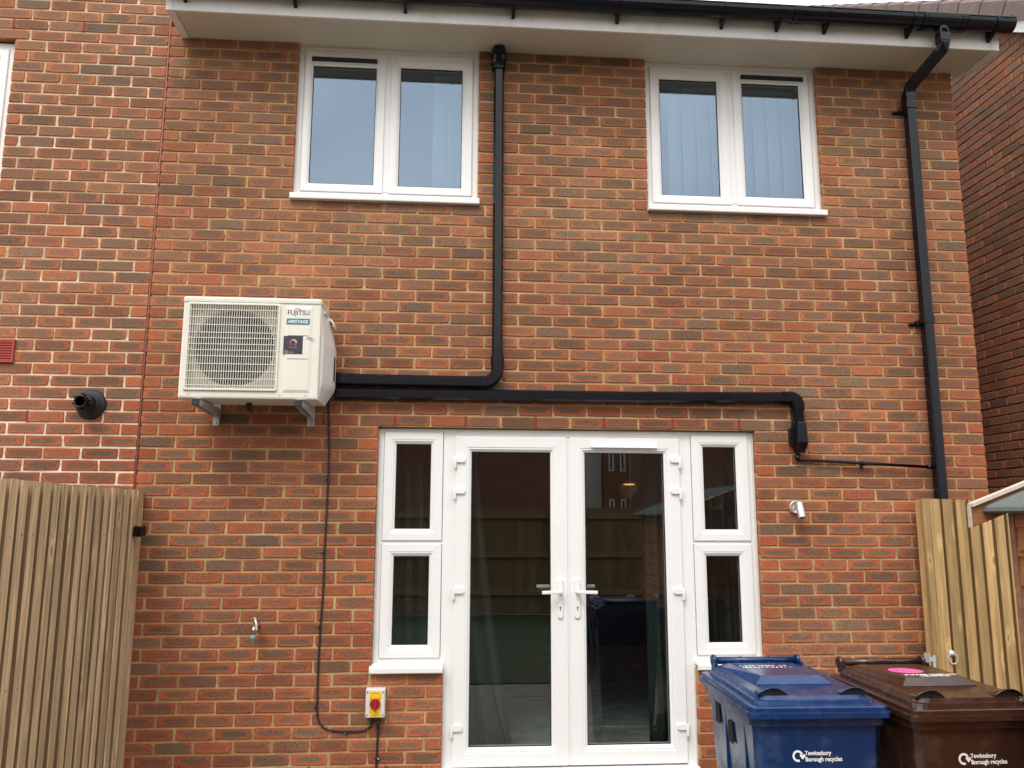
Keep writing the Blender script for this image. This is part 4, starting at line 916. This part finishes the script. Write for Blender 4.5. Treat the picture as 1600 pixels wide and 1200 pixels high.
# overflow pipe
opo = (4.2, -0.02, 1.91); op = thing('waste_pipe', 'thin black waste pipe sloping from the pump to the downpipe', 'pipe', opo)
m = MB(); m.tube(T([(4.198, -0.022, 1.985), (4.198, -0.022, 1.925)], opo), 0.0135, 12); m.tube(T([(4.196, -0.022, 1.93), (4.1975, -0.022, 1.914), (4.212, -0.022, 1.910), (5.09, -0.045, 1.868)], opo), 0.0105, 12); m.build('pipe_run', 'black', op)
m = MB(); m.lathe([(0.016, 0), (0.016, 0.03)], (4.196-4.2, -0.002, 0.0), (0, 0, 1), 12); m.lathe([(0.016, 0), (0.016, 0.03)], (5.065-4.2, -0.024, -0.041), (1, 0, -0.05), 12); m.build('pipe_socket', 'black', op)
m = MB(); m.lathe([(0.0145, 0), (0.0145, 0.014)], (4.63-4.2, -0.012, -0.022), (1, 0, -0.05), 12); m.bbox(0.425, 0.440, -0.0, 0.019, -0.055, -0.005, 0.002); m.build('pipe_clip', 'black', op)

# ================================================================ CABLES, SWITCH
cb = thing('power_cable', 'thin black cable looping down from the air conditioner to the isolator switch', 'cable', (1.16, 0, 1.2))
def smooth(pts, n=6):
    out = []; P = [Vector(p) for p in pts]; P = [P[0]]+P+[P[-1]]
    for i in range(1, len(P)-2):
        for j in range(n):
            t = j/n; a, b, c, d = P[i-1], P[i], P[i+1], P[i+2]
            out.append(0.5*((2*b)+(c-a)*t+(2*a-5*b+4*c-d)*t*t+(-a+3*b-3*c+d)*t**3))
    out.append(P[-2]); return [tuple(v) for v in out]
pts = [(1.155, 2.30), (1.158, 2.19), (1.171, 1.95), (1.172, 1.766), (1.169, 1.50), (1.166, 1.319), (1.168, 1.1), (1.160, 0.877), (1.157, 0.64), (1.158, 0.45), (1.160, 0.39), (1.170, 0.335), (1.205, 0.292), (1.256, 0.275), (1.351, 0.269), (1.434, 0.272), (1.475, 0.292), (1.494, 0.33), (1.498, 0.37)]
m = MB(); m.tube(T(smooth([(a, -0.007, b) for a, b in pts]), (1.16, 0, 1.2)), 0.0058, 8); m.build('cable_run', 'blackrough', cb)
for (x, z) in ((1.154, 2.19), (1.165, 1.766), (1.160, 1.319), (1.153, 0.877), (1.151, 0.414), (1.336, 0.259)):
    m = MB(); m.bbox(x-0.012-1.16, x+0.006-1.16, -0.013, -0.001, z-1.2-0.005, z-1.2+0.005, 0.002); m.lathe([(0.0035, 0), (0.003, 0.003)], (x-0.009-1.16, -0.0131, z-1.2), (0, -1, 0), 8, mi=1); m.build('cable_clip', ['blackrough', 'steel'], cb)
cb2 = thing('supply_cable', 'short black cable dropping straight below the isolator switch', 'cable', (1.523, 0, 0.2))
m = MB(); m.tube(T(smooth([(1.525, -0.02, 0.33), (1.524, -0.012, 0.25), (1.522, -0.008, 0.17), (1.520, -0.008, 0.06), (1.512, -0.008, -0.1)]), (1.523, 0, 0.2)), 0.0062, 8); m.build('cable_run', 'blackrough', cb2)
m = MB(); m.lathe([(0.006, 0), (0.009, 0.012), (0.013, 0.02), (0.014, 0.045)], (0.001, -0.022, 0.085), (0, 0, 1), 14); m.build('cable_gland', 'blackrough', cb2)
m = MB(); m.bbox(-0.010, 0.016, -0.016, -0.001, -0.094, -0.078, 0.002); m.lathe([(0.0045, 0), (0.003, 0.003)], (0.009, -0.0161, -0.087), (0, -1, 0), 8, mi=1); m.build('cable_clip', ['blackrough', 'white'], cb2)
sw = thing('isolator_switch', 'grey wall isolator box with yellow plate and round red rotary knob', 'switch', (1.507, 0, 0.435))
m = MB(); L = [[(a*k, q, b*k2) for a, b in rrect(0.058, 0.082, 0.006, 3)] for q, k, k2 in ((-0.001, 1, 1), (-0.052, 1, 1), (-0.060, 0.93, 0.95))]
m.loft(L); m.build('box', 'grey', sw)
m = MB(); m.bbox(-0.033, 0.033, -0.0625, -0.0601, -0.074, 0.070, 0.001); pl_ = m.build('plate', 'yellow', sw)
m = MB()
for a in (50, 130): 
    d = Vector((math.cos(R(a)), 0, math.sin(R(a)))); n = Vector((-d.z, 0, d.x))*0.0022; A = d*0.030+Vector((0, -0.063, 0)); B_ = d*0.044+Vector((0, -0.063, 0))
    m.add([A-n, B_-n, B_+n, A+n], [(0, 1, 2, 3)])
m.box(-0.020, 0.018, -0.0630, -0.0626, 0.060, 0.0625); m.box(-0.030, -0.012, -0.0630, -0.0626, -0.047, -0.0455); m.box(-0.015, 0.015, -0.0630, -0.0626, -0.0625, -0.061)
m.box(-0.012, 0.012, -0.0630, -0.0626, -0.067, -0.0655); m.build('plate_marks', 'ink', pl_)
m = MB(); m.lathe([(0.031, 0), (0.031, 0.008), (0.028, 0.012)], (0, -0.0626, 0), (0, -1, 0), 32); m.loft([[(a, q, b) for a, b in rrect(0.009*k, 0.029, 0.004, 3)] for q, k in ((-0.0745, 1), (-0.086, 1), (-0.089, .8))])
m.loft([[(a, q, b-0.033) for a, b in rrect(0.003, 0.008, 0.001, 2)] for q in (-0.0626, -0.070)]); m.build('knob', 'redk', sw)
m = MB()
for x in (-0.046, 0.046):
    for z in (-0.066, 0.064): m.lathe([(0.0042, 0), (0.0042, 0.0012)], (x, -0.0602, z), (0, -1, 0), 10)
m.build('screw', 'ink', sw)

# ================================================================ TAP, LIGHTS
tp = thing('garden_tap', 'small chrome outdoor tap with mint green hose connector on the brick wall', 'tap', (0.782, 0, 0.885))
m = MB(); m.lathe([(0.020, 0), (0.020, 0.006), (0.012, 0.010), (0.011, 0.06)], (0, -0.001, 0.0), (0, -1, 0), 16); m.tube([(0, -0.05, 0.0), (0, -0.075, -0.002), (-0.002, -0.088, -0.018), (-0.003, -0.09, -0.045)], 0.0115, 12)
m.lathe([(0.014, -0.012), (0.014, 0.012)], (0, -0.062, 0), (0, -1, 0), 6, smooth=False); m.lathe([(0.009, 0), (0.010, 0.03), (0.006, 0.034)], (0.0, -0.058, 0.005), (0, -0.1, 1), 12); m.build('spout', 'chrome', tp)
m = MB(); m.sweep([(-0.012, -0.062, 0.042), (0.0, -0.064, 0.044), (0.010, -0.075, 0.02), (0.016, -0.085, -0.02)], rrect(0.006, 0.003, 0.002, 2), up=(0, -1, 0.2)); m.lathe([(0.010, 0), (0.010, 0.008)], (0, -0.060, 0.036), (0, 0, 1), 12); m.build('lever', 'chrome', tp)
m = MB(); m.lathe([(0.013, 0), (0.016, -0.004), (0.016, -0.022), (0.012, -0.026), (0.0085, -0.03), (0.0085, -0.05), (0.005, -0.052)], (-0.003, -0.09, -0.047), (0, 0, 1), 16); m.build('hose_connector', 'mint', tp)
wlg = thing('wall_light', 'brushed steel spotlight pointing down on the wall right of the doors', 'light', (4.170, 0, 1.603))
m = MB(); m.lathe([(0.041, 0.001), (0.041, 0.018), (0.036, 0.022), (0.034, 0.016), (0.006, 0.014)], (0, 0, 0), (0, -1, 0), 36, caps=False); m.lathe([(0.008, 0.01), (0.008, 0.07)], (0, 0, -0.005), (0, -1, 0), 12); m.build('base', 'steel', wlg)
m = MB(); m.lathe([(0.023, 0), (0.0245, -0.003), (0.0245, -0.100), (0.023, -0.104), (0.020, -0.104), (0.020, -0.098), (0.001, -0.098)], (0.0, -0.066, 0.026), (0, 0.38, 1), 28, caps=True); m.build('lamp_tube', 'steel', wlg)
m = MB(); m.lathe([(0.0195, 0), (0.001, 0.004)], (0.0, -0.1015, -0.0675), (0, -0.38, -1), 20, caps=False); m.build('lens', 'ink', wlg)

# ================================================================ LEFT FENCE
fn = thing('wooden_fence', 'weathered vertical board fence running towards the viewer on the left', 'fence', (0.03, -1.2, -0.2))
rng = random.Random(5); m = MB(); yv = -0.03
FXX = 0.03; zt0 = 1.684+0.2
y_ = 1.19
m.cur = 0.5; m.box(0.0125, 0.034, 1.10, 1.192, 0.03, zt0-0.003)
y_ = 1.10
while y_ > -2.6:
    pit = 0.0985+rng.uniform(-0.006, 0.006); gap = 0.031+rng.uniform(-0.005, 0.006); m.cur = rng.random()*0.9+0.05
    zt = zt0+rng.uniform(-0.006, 0.004); lean = rng.uniform(-0.004, 0.004); x_t = 0.038+rng.uniform(-.004, .003); c_ = 0.004
    ya_, yb_ = y_-pit, y_-gap
    lo = [(0.0125, ya_, 0.03), (x_t-c_, ya_, 0.03), (x_t, ya_+c_, 0.03), (x_t, yb_-c_, 0.03), (x_t-c_, yb_, 0.03), (0.0125, yb_, 0.03)]
    m.loft([lo, [(a, b+lean, zt) for a, b, c in lo]]); m.mi[-8] = 1; m.mi[-4] = 1      # board edges coloured darker to paint in the groove shade
    for zn in (0.39, 0.99, 1.64): m.lathe([(0.0035, 0.0), (0.0035, 0.0012)], (x_t, (ya_+yb_)/2+rng.uniform(-.008, .008), zn+rng.uniform(-.012, .012)), (1, 0, 0), 6, mi=2)
    y_ -= pit
bp = m.build('board_panel', ['fence', 'fence_shade', 'ink'], fn)
m = MB(); y_ = 1.19
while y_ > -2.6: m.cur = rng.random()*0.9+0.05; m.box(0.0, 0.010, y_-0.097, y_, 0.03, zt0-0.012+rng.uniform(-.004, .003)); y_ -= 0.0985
m.build('back_boards', 'fence_shade', fn)  # recessed boards carry the painted groove shade
for yy in (1.13, -0.6, -2.4):
    m = MB(); m.cur = 0.4; m.box(-0.11, -0.012, yy-0.045, yy+0.045, 0, zt0-0.03); m.build('post', 'fence', fn)
m = MB(); m.cur = 0.7
for z in (0.35, 0.95, 1.6): m.box(-0.04, -0.001, -2.6, 1.08, z, z+0.08)
m.build('rail', 'fence', fn)
sl_ = thing('solar_light', 'small black cube light fixed near the end of the left fence', 'light', (0.062, -0.135, 1.443))
m = MB(); m.box(0.0, 0.008, -0.018, 0.030, -0.030, 0.030); m.build('back_plate', 'blackrough', sl_, 0.003)
m = MB(); m.add([(0.008, -0.034, -0.030), (0.008, 0.026, -0.034), (0.075, 0.010, -0.026), (0.060, -0.052, -0.034), (0.008, -0.026, 0.032), (0.008, 0.026, 0.028), (0.072, 0.014, 0.034), (0.064, -0.050, 0.026)],
                [(0, 1, 2, 3), (4, 7, 6, 5), (0, 3, 7, 4), (3, 2, 6, 7), (2, 1, 5, 6), (1, 0, 4, 5)]); m.build('lamp_head', 'black', sl_, 0.007)

# ================================================================ RIGHT GATE
GA0 = Vector((4.945, -0.125, -0.18)); GA1 = Vector((5.78, -0.045, -0.18)); gd = (GA1-GA0); gang = math.atan2(gd.y, gd.x)
gt = thing('wooden_gate', 'greenish brown boarded side gate with ring handle between the wall corner and shed', 'gate', tuple(GA0), gang)
m = MB(); x = 0.0; H = 1.838; rng = random.Random(8)
m.cur = 0.1; m.box(0.0, 0.045, -0.030, -0.0065, 0.03, H); m.cur = 0.75; m.box(0.0475, 0.118, -0.033, -0.0065, 0.03, H-0.001)
x = 0.118
while x < 0.80:
    gap = 0.026+rng.uniform(-0.004, 0.004); pit = 0.092+rng.uniform(-0.004, 0.004); m.cur = rng.random()*0.9+0.05; zt = H-0.016*x+rng.uniform(-0.002, 0.002); c_ = 0.003
    xa, xb = x+gap, x+pit
    lo = [(xa, -0.0065, 0.03), (xa, -0.030+c_, 0.03), (xa+c_, -0.030, 0.03), (xb-c_, -0.030, 0.03), (xb, -0.030+c_, 0.03), (xb, -0.0065, 0.03)]
    m.loft([lo, [(a, b, zt) for a, b, c in lo]]); m.mi[-8] = 1; m.mi[-4] = 1  # board sides take the darker wood as painted shade in the gaps
    for zn in (0.29, 0.99, 1.69): m.lathe([(0.0035, 0.0), (0.0035, 0.0012)], ((xa+xb)/2+rng.uniform(-.008, .008), -0.030, zn), (0, -1, 0), 6, mi=2)
    x = xb
m.build('board_panel', ['gate', 'gate_shade', 'ink'], gt)
mq = MB(); mq.cur = 0.4; mq.box(0.002, 0.84, -0.006, 0.0, 0.03, H-0.02); mq.build('back_boards', 'gate_shade', gt)
m = MB(); m.cur = 0.8; m.box(0.0, 0.045, 0.001, 0.045, 0.03, H-0.004); m.box(x-0.05, x, 0.001, 0.045, 0.03, H-0.02)
for z in (0.25, 0.95, 1.65): m.box(0.046, x-0.051, 0.001, 0.03, z, z+0.07)
m.build('gate_frame', 'gate', gt)
m = MB(); m.lathe([(0.020, 0), (0.020, 0.004), (0.010, 0.007), (0.007, 0.02)], (0.115, -0.036, 0.885), (0, -1, 0), 16)
ringp = [(0.115+0.028*math.sin(R(a))*0.75, -0.048-0.012*math.sin(R(a)), 0.855+0.032*math.cos(R(a))) for a in range(0, 361, 20)]
m.tube(ringp, 0.0038, 8); m.build('ring_handle', 'galv', gt)
m = MB(); m.bbox(-0.040, 0.006, -0.034, -0.028, 0.838, 0.862, 0.001); m.box(-0.036, -0.030, -0.03, 0.02, 0.815, 0.885); m.bbox(-0.020, -0.002, -0.040, -0.0345, 0.80, 0.875, 0.001); m.tube([(-0.02, -0.035, 0.80), (0.004, -0.035, 0.775)], 0.003, 6); m.build('latch', 'galv', gt)
gp = thing('gate_post', 'pale treated post hidden behind the hinge edge of the gate', 'post', (5.845, -0.02, -0.2))
m = MB(); m.cur = 0.3; m.box(-0.045, 0.045, -0.045, 0.045, 0, 1.80); m.cur = 0.6; m.add([(-0.05, -0.05, 1.80), (0.05, -0.05, 1.80), (0.05, 0.05, 1.80), (-0.05, 0.05, 1.80), (0, 0, 1.825)], [(0, 3, 2, 1), (0, 1, 4), (1, 2, 4), (2, 3, 4), (3, 0, 4)]); m.build('post_shaft', 'gate', gp)

# ================================================================ SHED
sh = thing('garden_shed', 'orange brown timber shed with green felt roof at the right edge', 'shed', (4.125, -2.125, -0.2))
SW, SLn, EZ = 1.3, 1.85, 1.59+0.2
rp = math.tan(R(20.5)); m = MB(); rng = random.Random(2); z = 0.02
while z < EZ-0.02:
    h = min(0.118, EZ-z)
    m.cur = rng.random()*0.8+0.1
    def lap(y0, y1, xo):      # left wall, facing -X
        m.add([(xo, y0, z), (xo, y1, z), (xo+0.010, y1, z+h+0.006), (xo+0.010, y0, z+h+0.006), (xo+0.02, y0, z), (xo+0.02, y1, z), (xo+0.02, y1, z+h), (xo+0.02, y0, z+h)],
              [(0, 3, 2, 1), (4, 5, 6, 7), (0, 1, 5, 4), (1, 2, 6, 5), (0, 4, 7, 3)])
    lap(-SLn, -0.001, 0.0)
    z += 0.112
m.build('side_boards', 'shed', sh)
m = MB(); z = 0.02
while z < EZ+0.35:
    m.cur = rng.random()*0.8+0.1; h = 0.118
    hwid = SW/2 if z+0.1 < EZ else SW/2-(z+0.1-EZ)/rp
    if hwid > 0.03: m.add([(SW/2-hwid+0.012, 0.012, z), (SW/2+hwid-0.012, 0.012, z), (SW/2+hwid-0.012, 0.002, z+h), (SW/2-hwid+0.012, 0.002, z+h), (SW/2-hwid+0.012, -0.01, z), (SW/2+hwid-0.012, -0.01, z), (SW/2+hwid-0.012, -0.01, z+h), (SW/2-hwid+0.012, -0.01, z+h)],
              [(0, 3, 2, 1), (4, 5, 6, 7), (0, 1, 5, 4), (1, 2, 6, 5), (2, 3, 7, 6), (3, 0, 4, 7)])
    z += 0.112
m.build('gable_boards', 'shedx', sh)
m = MB(); m.cur = 0.5; m.box(0.025, SW, -SLn, -0.02, 0.0, EZ-0.02); m.box(-0.004, 0.028, -0.012, 0.016, 0, EZ-0.01); m.build('frame', 'shedx', sh)
m = MB()
def rf(x): return EZ+0.012+(x)*rp if x < SW/2 else EZ+0.012+(SW-x)*rp
xe = -0.085
L = []
for yy in (0.042, -SLn-0.08):
    top = [(xe, yy, rf(xe)+0.004), (xe+0.012, yy, rf(xe)+0.014), (SW/2, yy, rf(SW/2)+0.010), (SW+0.10, yy, rf(SW+0.10)+0.010)]
    bot = [(SW+0.10, yy, rf(SW+0.10)-0.03), (SW/2, yy, rf(SW/2)-0.018), (xe+0.035, yy, rf(xe)-0.010), (xe+0.010, yy, rf(xe)-0.018), (xe-0.004, yy, rf(xe)-0.010)]
    L.append(top+bot)
m.loft(L); m.build('felt_roof', 'felt', sh)
m = MB(); m.cur = 0.35
L = []
for yy in (0.046, 0.062):
    L.append([(-0.135, yy, rf(-0.135)-0.055), (-0.135, yy, rf(-0.135)+0.024), (SW/2-0.002, yy, rf(SW/2)+0.025), (SW/2-0.002, yy, rf(SW/2)-0.05)])
m.loft(L)
m.loft([[(SW/2, yy, rf(SW/2)-0.055), (SW/2, yy, rf(SW/2)+0.025), (SW+0.165, yy, rf(SW+0.165)+0.022), (SW+0.165, yy, rf(SW+0.165)-0.058)] for yy in (0.046, 0.062)])
bg_ = m.build('bargeboard', 'barge', sh)
m = MB(); m.loft([[(-0.137, yy, rf(-0.135)+q), (SW/2, yy, rf(SW/2)+q)] [::1]+[(SW/2, yy, rf(SW/2)+q+0.014), (-0.137, yy, rf(-0.135)+q+0.014)] for yy, q in ((0.030, 0.0255), (0.064, 0.0255))])
m.box(-0.140, -0.1355, 0.044, 0.064, rf(-0.135)-0.055, rf(-0.135)+0.03); m.build('board_edge', 'bargetop', bg_)

# ================================================================ BINS
def bin_(kind, label, loc, rz, mat, lidmat):
    root = thing('wheelie_bin', label, 'bin', loc, rz)
    # body
    m = MB(); L = []
    for z, hw_, yf, yb in ((0.06, 0.205, 0.10, 0.56), (0.30, 0.222, 0.075, 0.585), (0.90, 0.250, 0.035, 0.64), (0.935, 0.252, 0.032, 0.645), (0.9355, 0.268, 0.015, 0.66), (0.985, 0.270, 0.012, 0.665)):
        PR = rrect(hw_, (yb-yf)/2, 0.035, 4); L.append([(a, (yf+yb)/2+b, z) for a, b in PR])
    m.loft(L, True, True)
    for yy in (0.16, 0.40):       # stiffening ribs on both sides
        for s in (-1, 1): m.box(s*0.245-0.006, s*0.245+0.006, yy, yy+0.012, 0.5, 0.93)
    body = m.build('body', mat, root)
    m = MB()
    for s in (-1, 1):
        for yy, za_ in ((0.47, 0.84), (0.30, 0.80)):
            x = s*0.2515; m.box(min(x, x+s*0.004), max(x, x+s*0.004), yy, yy+0.055, za_, za_+0.085)
    m.build('grip_slot', 'coil', body)
    # lid
    m = MB(); L = []
    zt = lambda y: 0.012*y/0.69
    for z, hw_, yf, yb, rr in ((0.966, 0.278, -0.004, 0.69, 0.028), (0.968, 0.283, -0.008, 0.69, 0.028), (0.988, 0.283, -0.008, 0.69, 0.028), (0.990, 0.276, -0.001, 0.688, 0.026), (1.006, 0.275, 0.000, 0.688, 0.026), (1.009, 0.271, 0.004, 0.686, 0.024),
                               (1.011, 0.247, 0.030, 0.680, 0.05), (1.024, 0.244, 0.034, 0.676, 0.05), (1.026, 0.238, 0.040, 0.672, 0.05), (1.026, 0.232, 0.046, 0.668, 0.05), (1.040, 0.222, 0.056, 0.664, 0.05)):
        PR = rrect(hw_, (yb-yf)/2, rr, 4); cyy = (yf+yb)/2; L.append([(a, cyy+b, z+zt(cyy+b)) for a, b in PR])
    m.loft(L, False, True); 
    lid = m.build('lid', lidmat, root, 0.0)
    # raised plateau (hipped)
    m = MB()
    def lq(x, y, dz): return (x, y, 1.040+zt(y)+dz)
    base = [lq(-0.165, 0.250, 0.0005), lq(0.165, 0.250, 0.0005), lq(0.205, 0.655, 0.0005), lq(-0.205, 0.655, 0.0005)]
    top = [lq(-0.125, 0.292, 0.029), lq(0.125, 0.292, 0.029), lq(0.150, 0.65, 0.014), lq(-0.150, 0.65, 0.014)]
    m.loft([base, top]); m.build('lid_panel', lidmat, lid, 0.004)
    # finger scoops at the two front corners
    for s in (-1, 1):
        m = MB(); L = []
        for j in range(7):
            t = j/6; yy = 0.052+0.085*t; hgt = 0.030*(1-t)**0.7; wd = 0.062*(1-0.25*t); row = []
            for i in range(11):
                w_ = i/10*2-1; row.append((s*0.165+w_*wd, yy+0.010*abs(w_), 1.0405+zt(yy)+hgt*max(0, math.cos(w_*math.pi/2))**0.8+0.0005))
            L.append(row)
        m.loft(L, False, False, 0, True, closed=False)
        o = m.build('finger_grip', lidmat, lid); q = o.modifiers.new('thick', 'SOLIDIFY'); q.thickness = 0.003
        m = MB(); n = 11; fr = [(s*0.165+(i/10*2-1)*0.060, 0.0555+0.010*abs(i/10*2-1), 1.0408+zt(0.05)+0.027*max(0, math.cos((i/10*2-1)*math.pi/2))**0.8) for i in range(n)]
        m.add(fr+[(fr[0][0], fr[0][1], 1.0402)]+[(fr[-1][0], fr[-1][1], 1.0402)], [tuple(range(n))+(n+1, n)]); m.build('grip_hollow', 'coil', o)
    # rear handle bar with rings
    m = MB(); hy, hz = 0.708, 1.066
    m.lathe([(0.017, -0.195), (0.017, 0.195)], (0, hy, hz), (1, 0, 0), 16)
    for x in (-0.072, 0.068): m.lathe([(0.019, -0.0025), (0.019, 0.0025)], (x, hy, hz), (1, 0, 0), 16)
    for s in (-1, 1):
        m.lathe([(0.026, 0), (0.028, 0.006), (0.028, 0.014), (0.022, 0.018)], (s*0.193, hy, hz), (s, 0, 0), 18)
        m.box(s*0.203-0.008, s*0.203+0.008, 0.66, 0.712, 1.0, 1.066)
    m.build('handle_bar', mat, root)
    # wheels and axle
    m = MB(); m.lathe([(0.011, -0.27), (0.011, 0.27)], (0, 0.60, 0.10), (1, 0, 0), 12); m.build('axle', 'steel', root)
    for s in (-1, 1):
        m = MB(); m.lathe([(0.02, 0), (0.070, 0.0), (0.095, 0.004), (0.1, 0.012), (0.1, 0.036), (0.095, 0.044), (0.070, 0.046), (0.02, 0.046)], (s*0.235, 0.60, 0.10), (s, 0, 0), 28)
        m.build('wheel', 'blackrough', root)
    # print on the front
    def fy(z): return 0.035+(0.9-z)/0.6*0.040 - 0.0016
    tilt = Matrix.Rotation(R(90)-math.atan2(0.040, 0.6)*-1*-1, 3, 'X')
    z1 = 0.824; tx0 = 0.058-0.11
    tx0 = kind['tx']
    text('print_text', 'Tewkesbury\nBorough recycles', 0.0225, (tx0+0.046, fy(z1), z1), tilt, 'white', body, ext=0.0004, sx=0.93, bold=0.0005)
    m = MB(); n = 26; cxl, czl = tx0+0.018, z1-0.003; L = []
    pts = [(cxl+0.0165*math.cos(R(a)), fy(czl), czl+0.0165*math.sin(R(a))) for a in range(-75, -371, -14)][::-1]
    pts = [(cxl+0.0175*math.cos(R(a)), fy(czl)-0.0003, czl+0.0175*math.sin(R(a))) for a in range(20, 291, 15)]
    m.sweep(pts, [(-0.004, -0.0004), (0.004, -0.0004), (0.004, 0.0004), (-0.004, 0.0004)], up=(0, -1, 0))
    # heart shaped arrow head
    hx, hz_ = cxl+0.0185, czl-0.002
    poly = [(0, -0.011), (-0.011, 0.002), (-0.010, 0.008), (-0.004, 0.008), (0, 0.004), (0.004, 0.009), (0.010, 0.007), (0.011, 0.001)]
    m.loft([[(hx+a, fy(czl)+q, hz_+b) for a, b in poly] for q in (0.0004, -0.0007)])
    m.build('recycle_mark', 'white', body)
    root['group'] = 'wheelie bins beside the doors'
    return root, lid
b1, lid1 = bin_(dict(tx=-0.103), 'blue wheelie bin with white recycles print, nearest the French doors', (3.372, -1.985, -0.2), R(-1), 'bblue', 'bblue')
b2, lid2 = bin_(dict(tx=-0.080), 'brown wheelie bin with pink round sticker, beside the gate', (3.972, -2.062, -0.2), R(1), 'bbrown', 'bbrown')
def on_lid(y): return 1.040+0.012*y/0.69+0.029-0.015*(y-0.292)/0.358
lt = Matrix.Rotation(math.atan2(0.048-0.003, 0.395)*0.55, 3, 'X')
m = MB(); cx_, cy_ = -0.025, 0.46; nn = 32
m.loft([[(cx_+0.072*math.cos(2*math.pi*i/nn), cy_+0.07*math.sin(2*math.pi*i/nn), on_lid(cy_+0.07*math.sin(2*math.pi*i/nn))+q) for i in range(nn)] for q in (0.0004, 0.0012)])
stk = m.build('round_sticker', 'pink', lid2)
def lid_text(body, size, x, y, mat, parent, sx=1.0, rz=0.0):
    return text('lid_print', body, size, (x, y, on_lid(y)+0.0018), Matrix.Rotation(math.atan(-0.0245), 3, 'X') @ Matrix.Rotation(rz, 3, 'Z'), mat, parent, ext=0.0003, align='CENTER', sx=sx, bold=0.0008)
def worn_print(parent, x0, x1, rows, seed, mat):      # worn, unreadable print: broken short strokes
    rg = random.Random(seed); m = MB()
    for yr, h in rows:
        x = x0
        while x < x1:
            w = rg.uniform(0.006, 0.016)
            if rg.random() < 0.85: ya_, yb_ = yr+rg.uniform(0, .004), yr+h-rg.uniform(0, .004); m.add([(x, ya_, on_lid(ya_)+0.0018), (x+w*rg.uniform(.5, .9), ya_+rg.uniform(-.003, .003), on_lid(ya_)+0.0018), (x+w*.8, yb_, on_lid(yb_)+0.0018), (x+rg.uniform(0, .004), yb_, on_lid(yb_)+0.0018)], [(0, 1, 2, 3)])
            x += w+0.004
    m.build('worn_print', mat, parent)
worn_print(stk, cx_-0.045, cx_+0.04, ((0.475, 0.012), (0.452, 0.010)), 3, 'ink')
lid_text('PLEASE DISPLAY\nLICENCE', 0.033, 0.02, 0.335, 'white', lid2)
worn_print(lid1, -0.135, 0.085, ((0.53, 0.026), (0.485, 0.026)), 9, 'white')
# ================================================================ BEHIND THE CAMERA (seen in the glass)
gf = thing('garden_fence', 'brown closeboard garden fence with rails reflected in the French door glass', 'fence', (3, -9.8, -0.2))
m = MB(); x = -5.6
rng = random.Random(4)
while x < 5.4:
    m.cur = rng.random()*0.9+0.05; m.box(x, x+0.115, -0.012-rng.random()*0.006, 0.0, 0.02, 1.92); x += 0.118
m.build('board_panel', 'gfence', gf)
m = MB(); m.cur = 0.9
for z in (0.35, 1.02, 1.72): m.box(-5.6, 5.4, 0.001, 0.04, z, z+0.09)
m.build('rail', 'gfence', gf)
for i in range(6):
    m = MB(); m.cur = 0.5; x = -5.5+i*2.1; m.box(x, x+0.1, 0.041, 0.12, 0, 1.9); m.build('post', 'gfence', gf)
sf = thing('side_fence', 'long brown fence on the far side of the garden seen only in reflection', 'fence', (8.4, -5, -0.2))
m = MB(); m.cur = 0.5
yq = -4.8
while yq < 4.8: m.cur = rng.random()*.9+.05; m.box(0, 0.015, yq, yq+0.115, 0, 1.85); yq += 0.118
m.build('board_panel', 'gfence', sf)
def backhouse(x0, x1, yy, h, mat, label, wins):
    r_ = thing('terraced_house', label, 'house', ((x0+x1)/2, yy, -0.2)); hw_ = (x1-x0)/2
    m = MB(); m.box(-hw_, hw_, -7, 0, 0, h); m.build('wall', mat, r_)
    m = MB(); m.loft([[(xx, 0.25, h), (xx, -3.5, h+2.4), (xx, -7.25, h)] for xx in (-hw_-0.1, hw_+0.1)]); m.build('roof', 'tile', r_)
    for (wx, wz, ww, wh) in wins:
        m = MB(); ring(m, wx-x0-hw_, wx-x0-hw_+ww, wz, wz+wh, [(0, 0.0), (0, 0.02), (0.03, 0.025), (0.08, 0.025), (0.09, 0.003)])
        m.v = [(a, abs(b), c) for a, b, c in m.v]
        o = m.build('window', 'upvc', r_); m = MB(); m.box(wx-x0-hw_+0.07, wx-x0-hw_+ww-0.07, 0.001, 0.006, wz+0.07, wz+wh-0.07); m.build('glass_pane', 'darkwin', o)
backhouse(-14, 5.45, -21, 5.2, 'farbrick', 'dark brick house behind the garden, reflected in the left door', [(-9, 3.4, 1.2, 1.1), (-4, 3.4, 1.2, 1.1)])
backhouse(5.5, 9.15, -33, 8.2, 'render', 'white rendered house reflected at the left of the right door', [(6.2, 3.6, 0.8, 1.1)])
backhouse(9.2, 10.4, -32.5, 8.6, 'farbrick', 'narrow brick house with slim windows between the white ones in the reflection', [(9.4, 1.6, 0.26, 1.0), (9.95, 1.6, 0.26, 1.0), (9.4, 3.9, 0.26, 1.2), (9.95, 3.9, 0.26, 1.2)])
backhouse(10.45, 16, -33, 8.2, 'render', 'white rendered house reflected at the right of the right door', [(11.4, 3.9, 0.5, 1.0), (12.6, 3.9, 0.5, 1.0)])
backhouse(9.2, 15, -20, 5.6, 'farbrick', 'brick house reflected above the shed in the right side window', [(11, 3.5, 1.2, 1.1)])
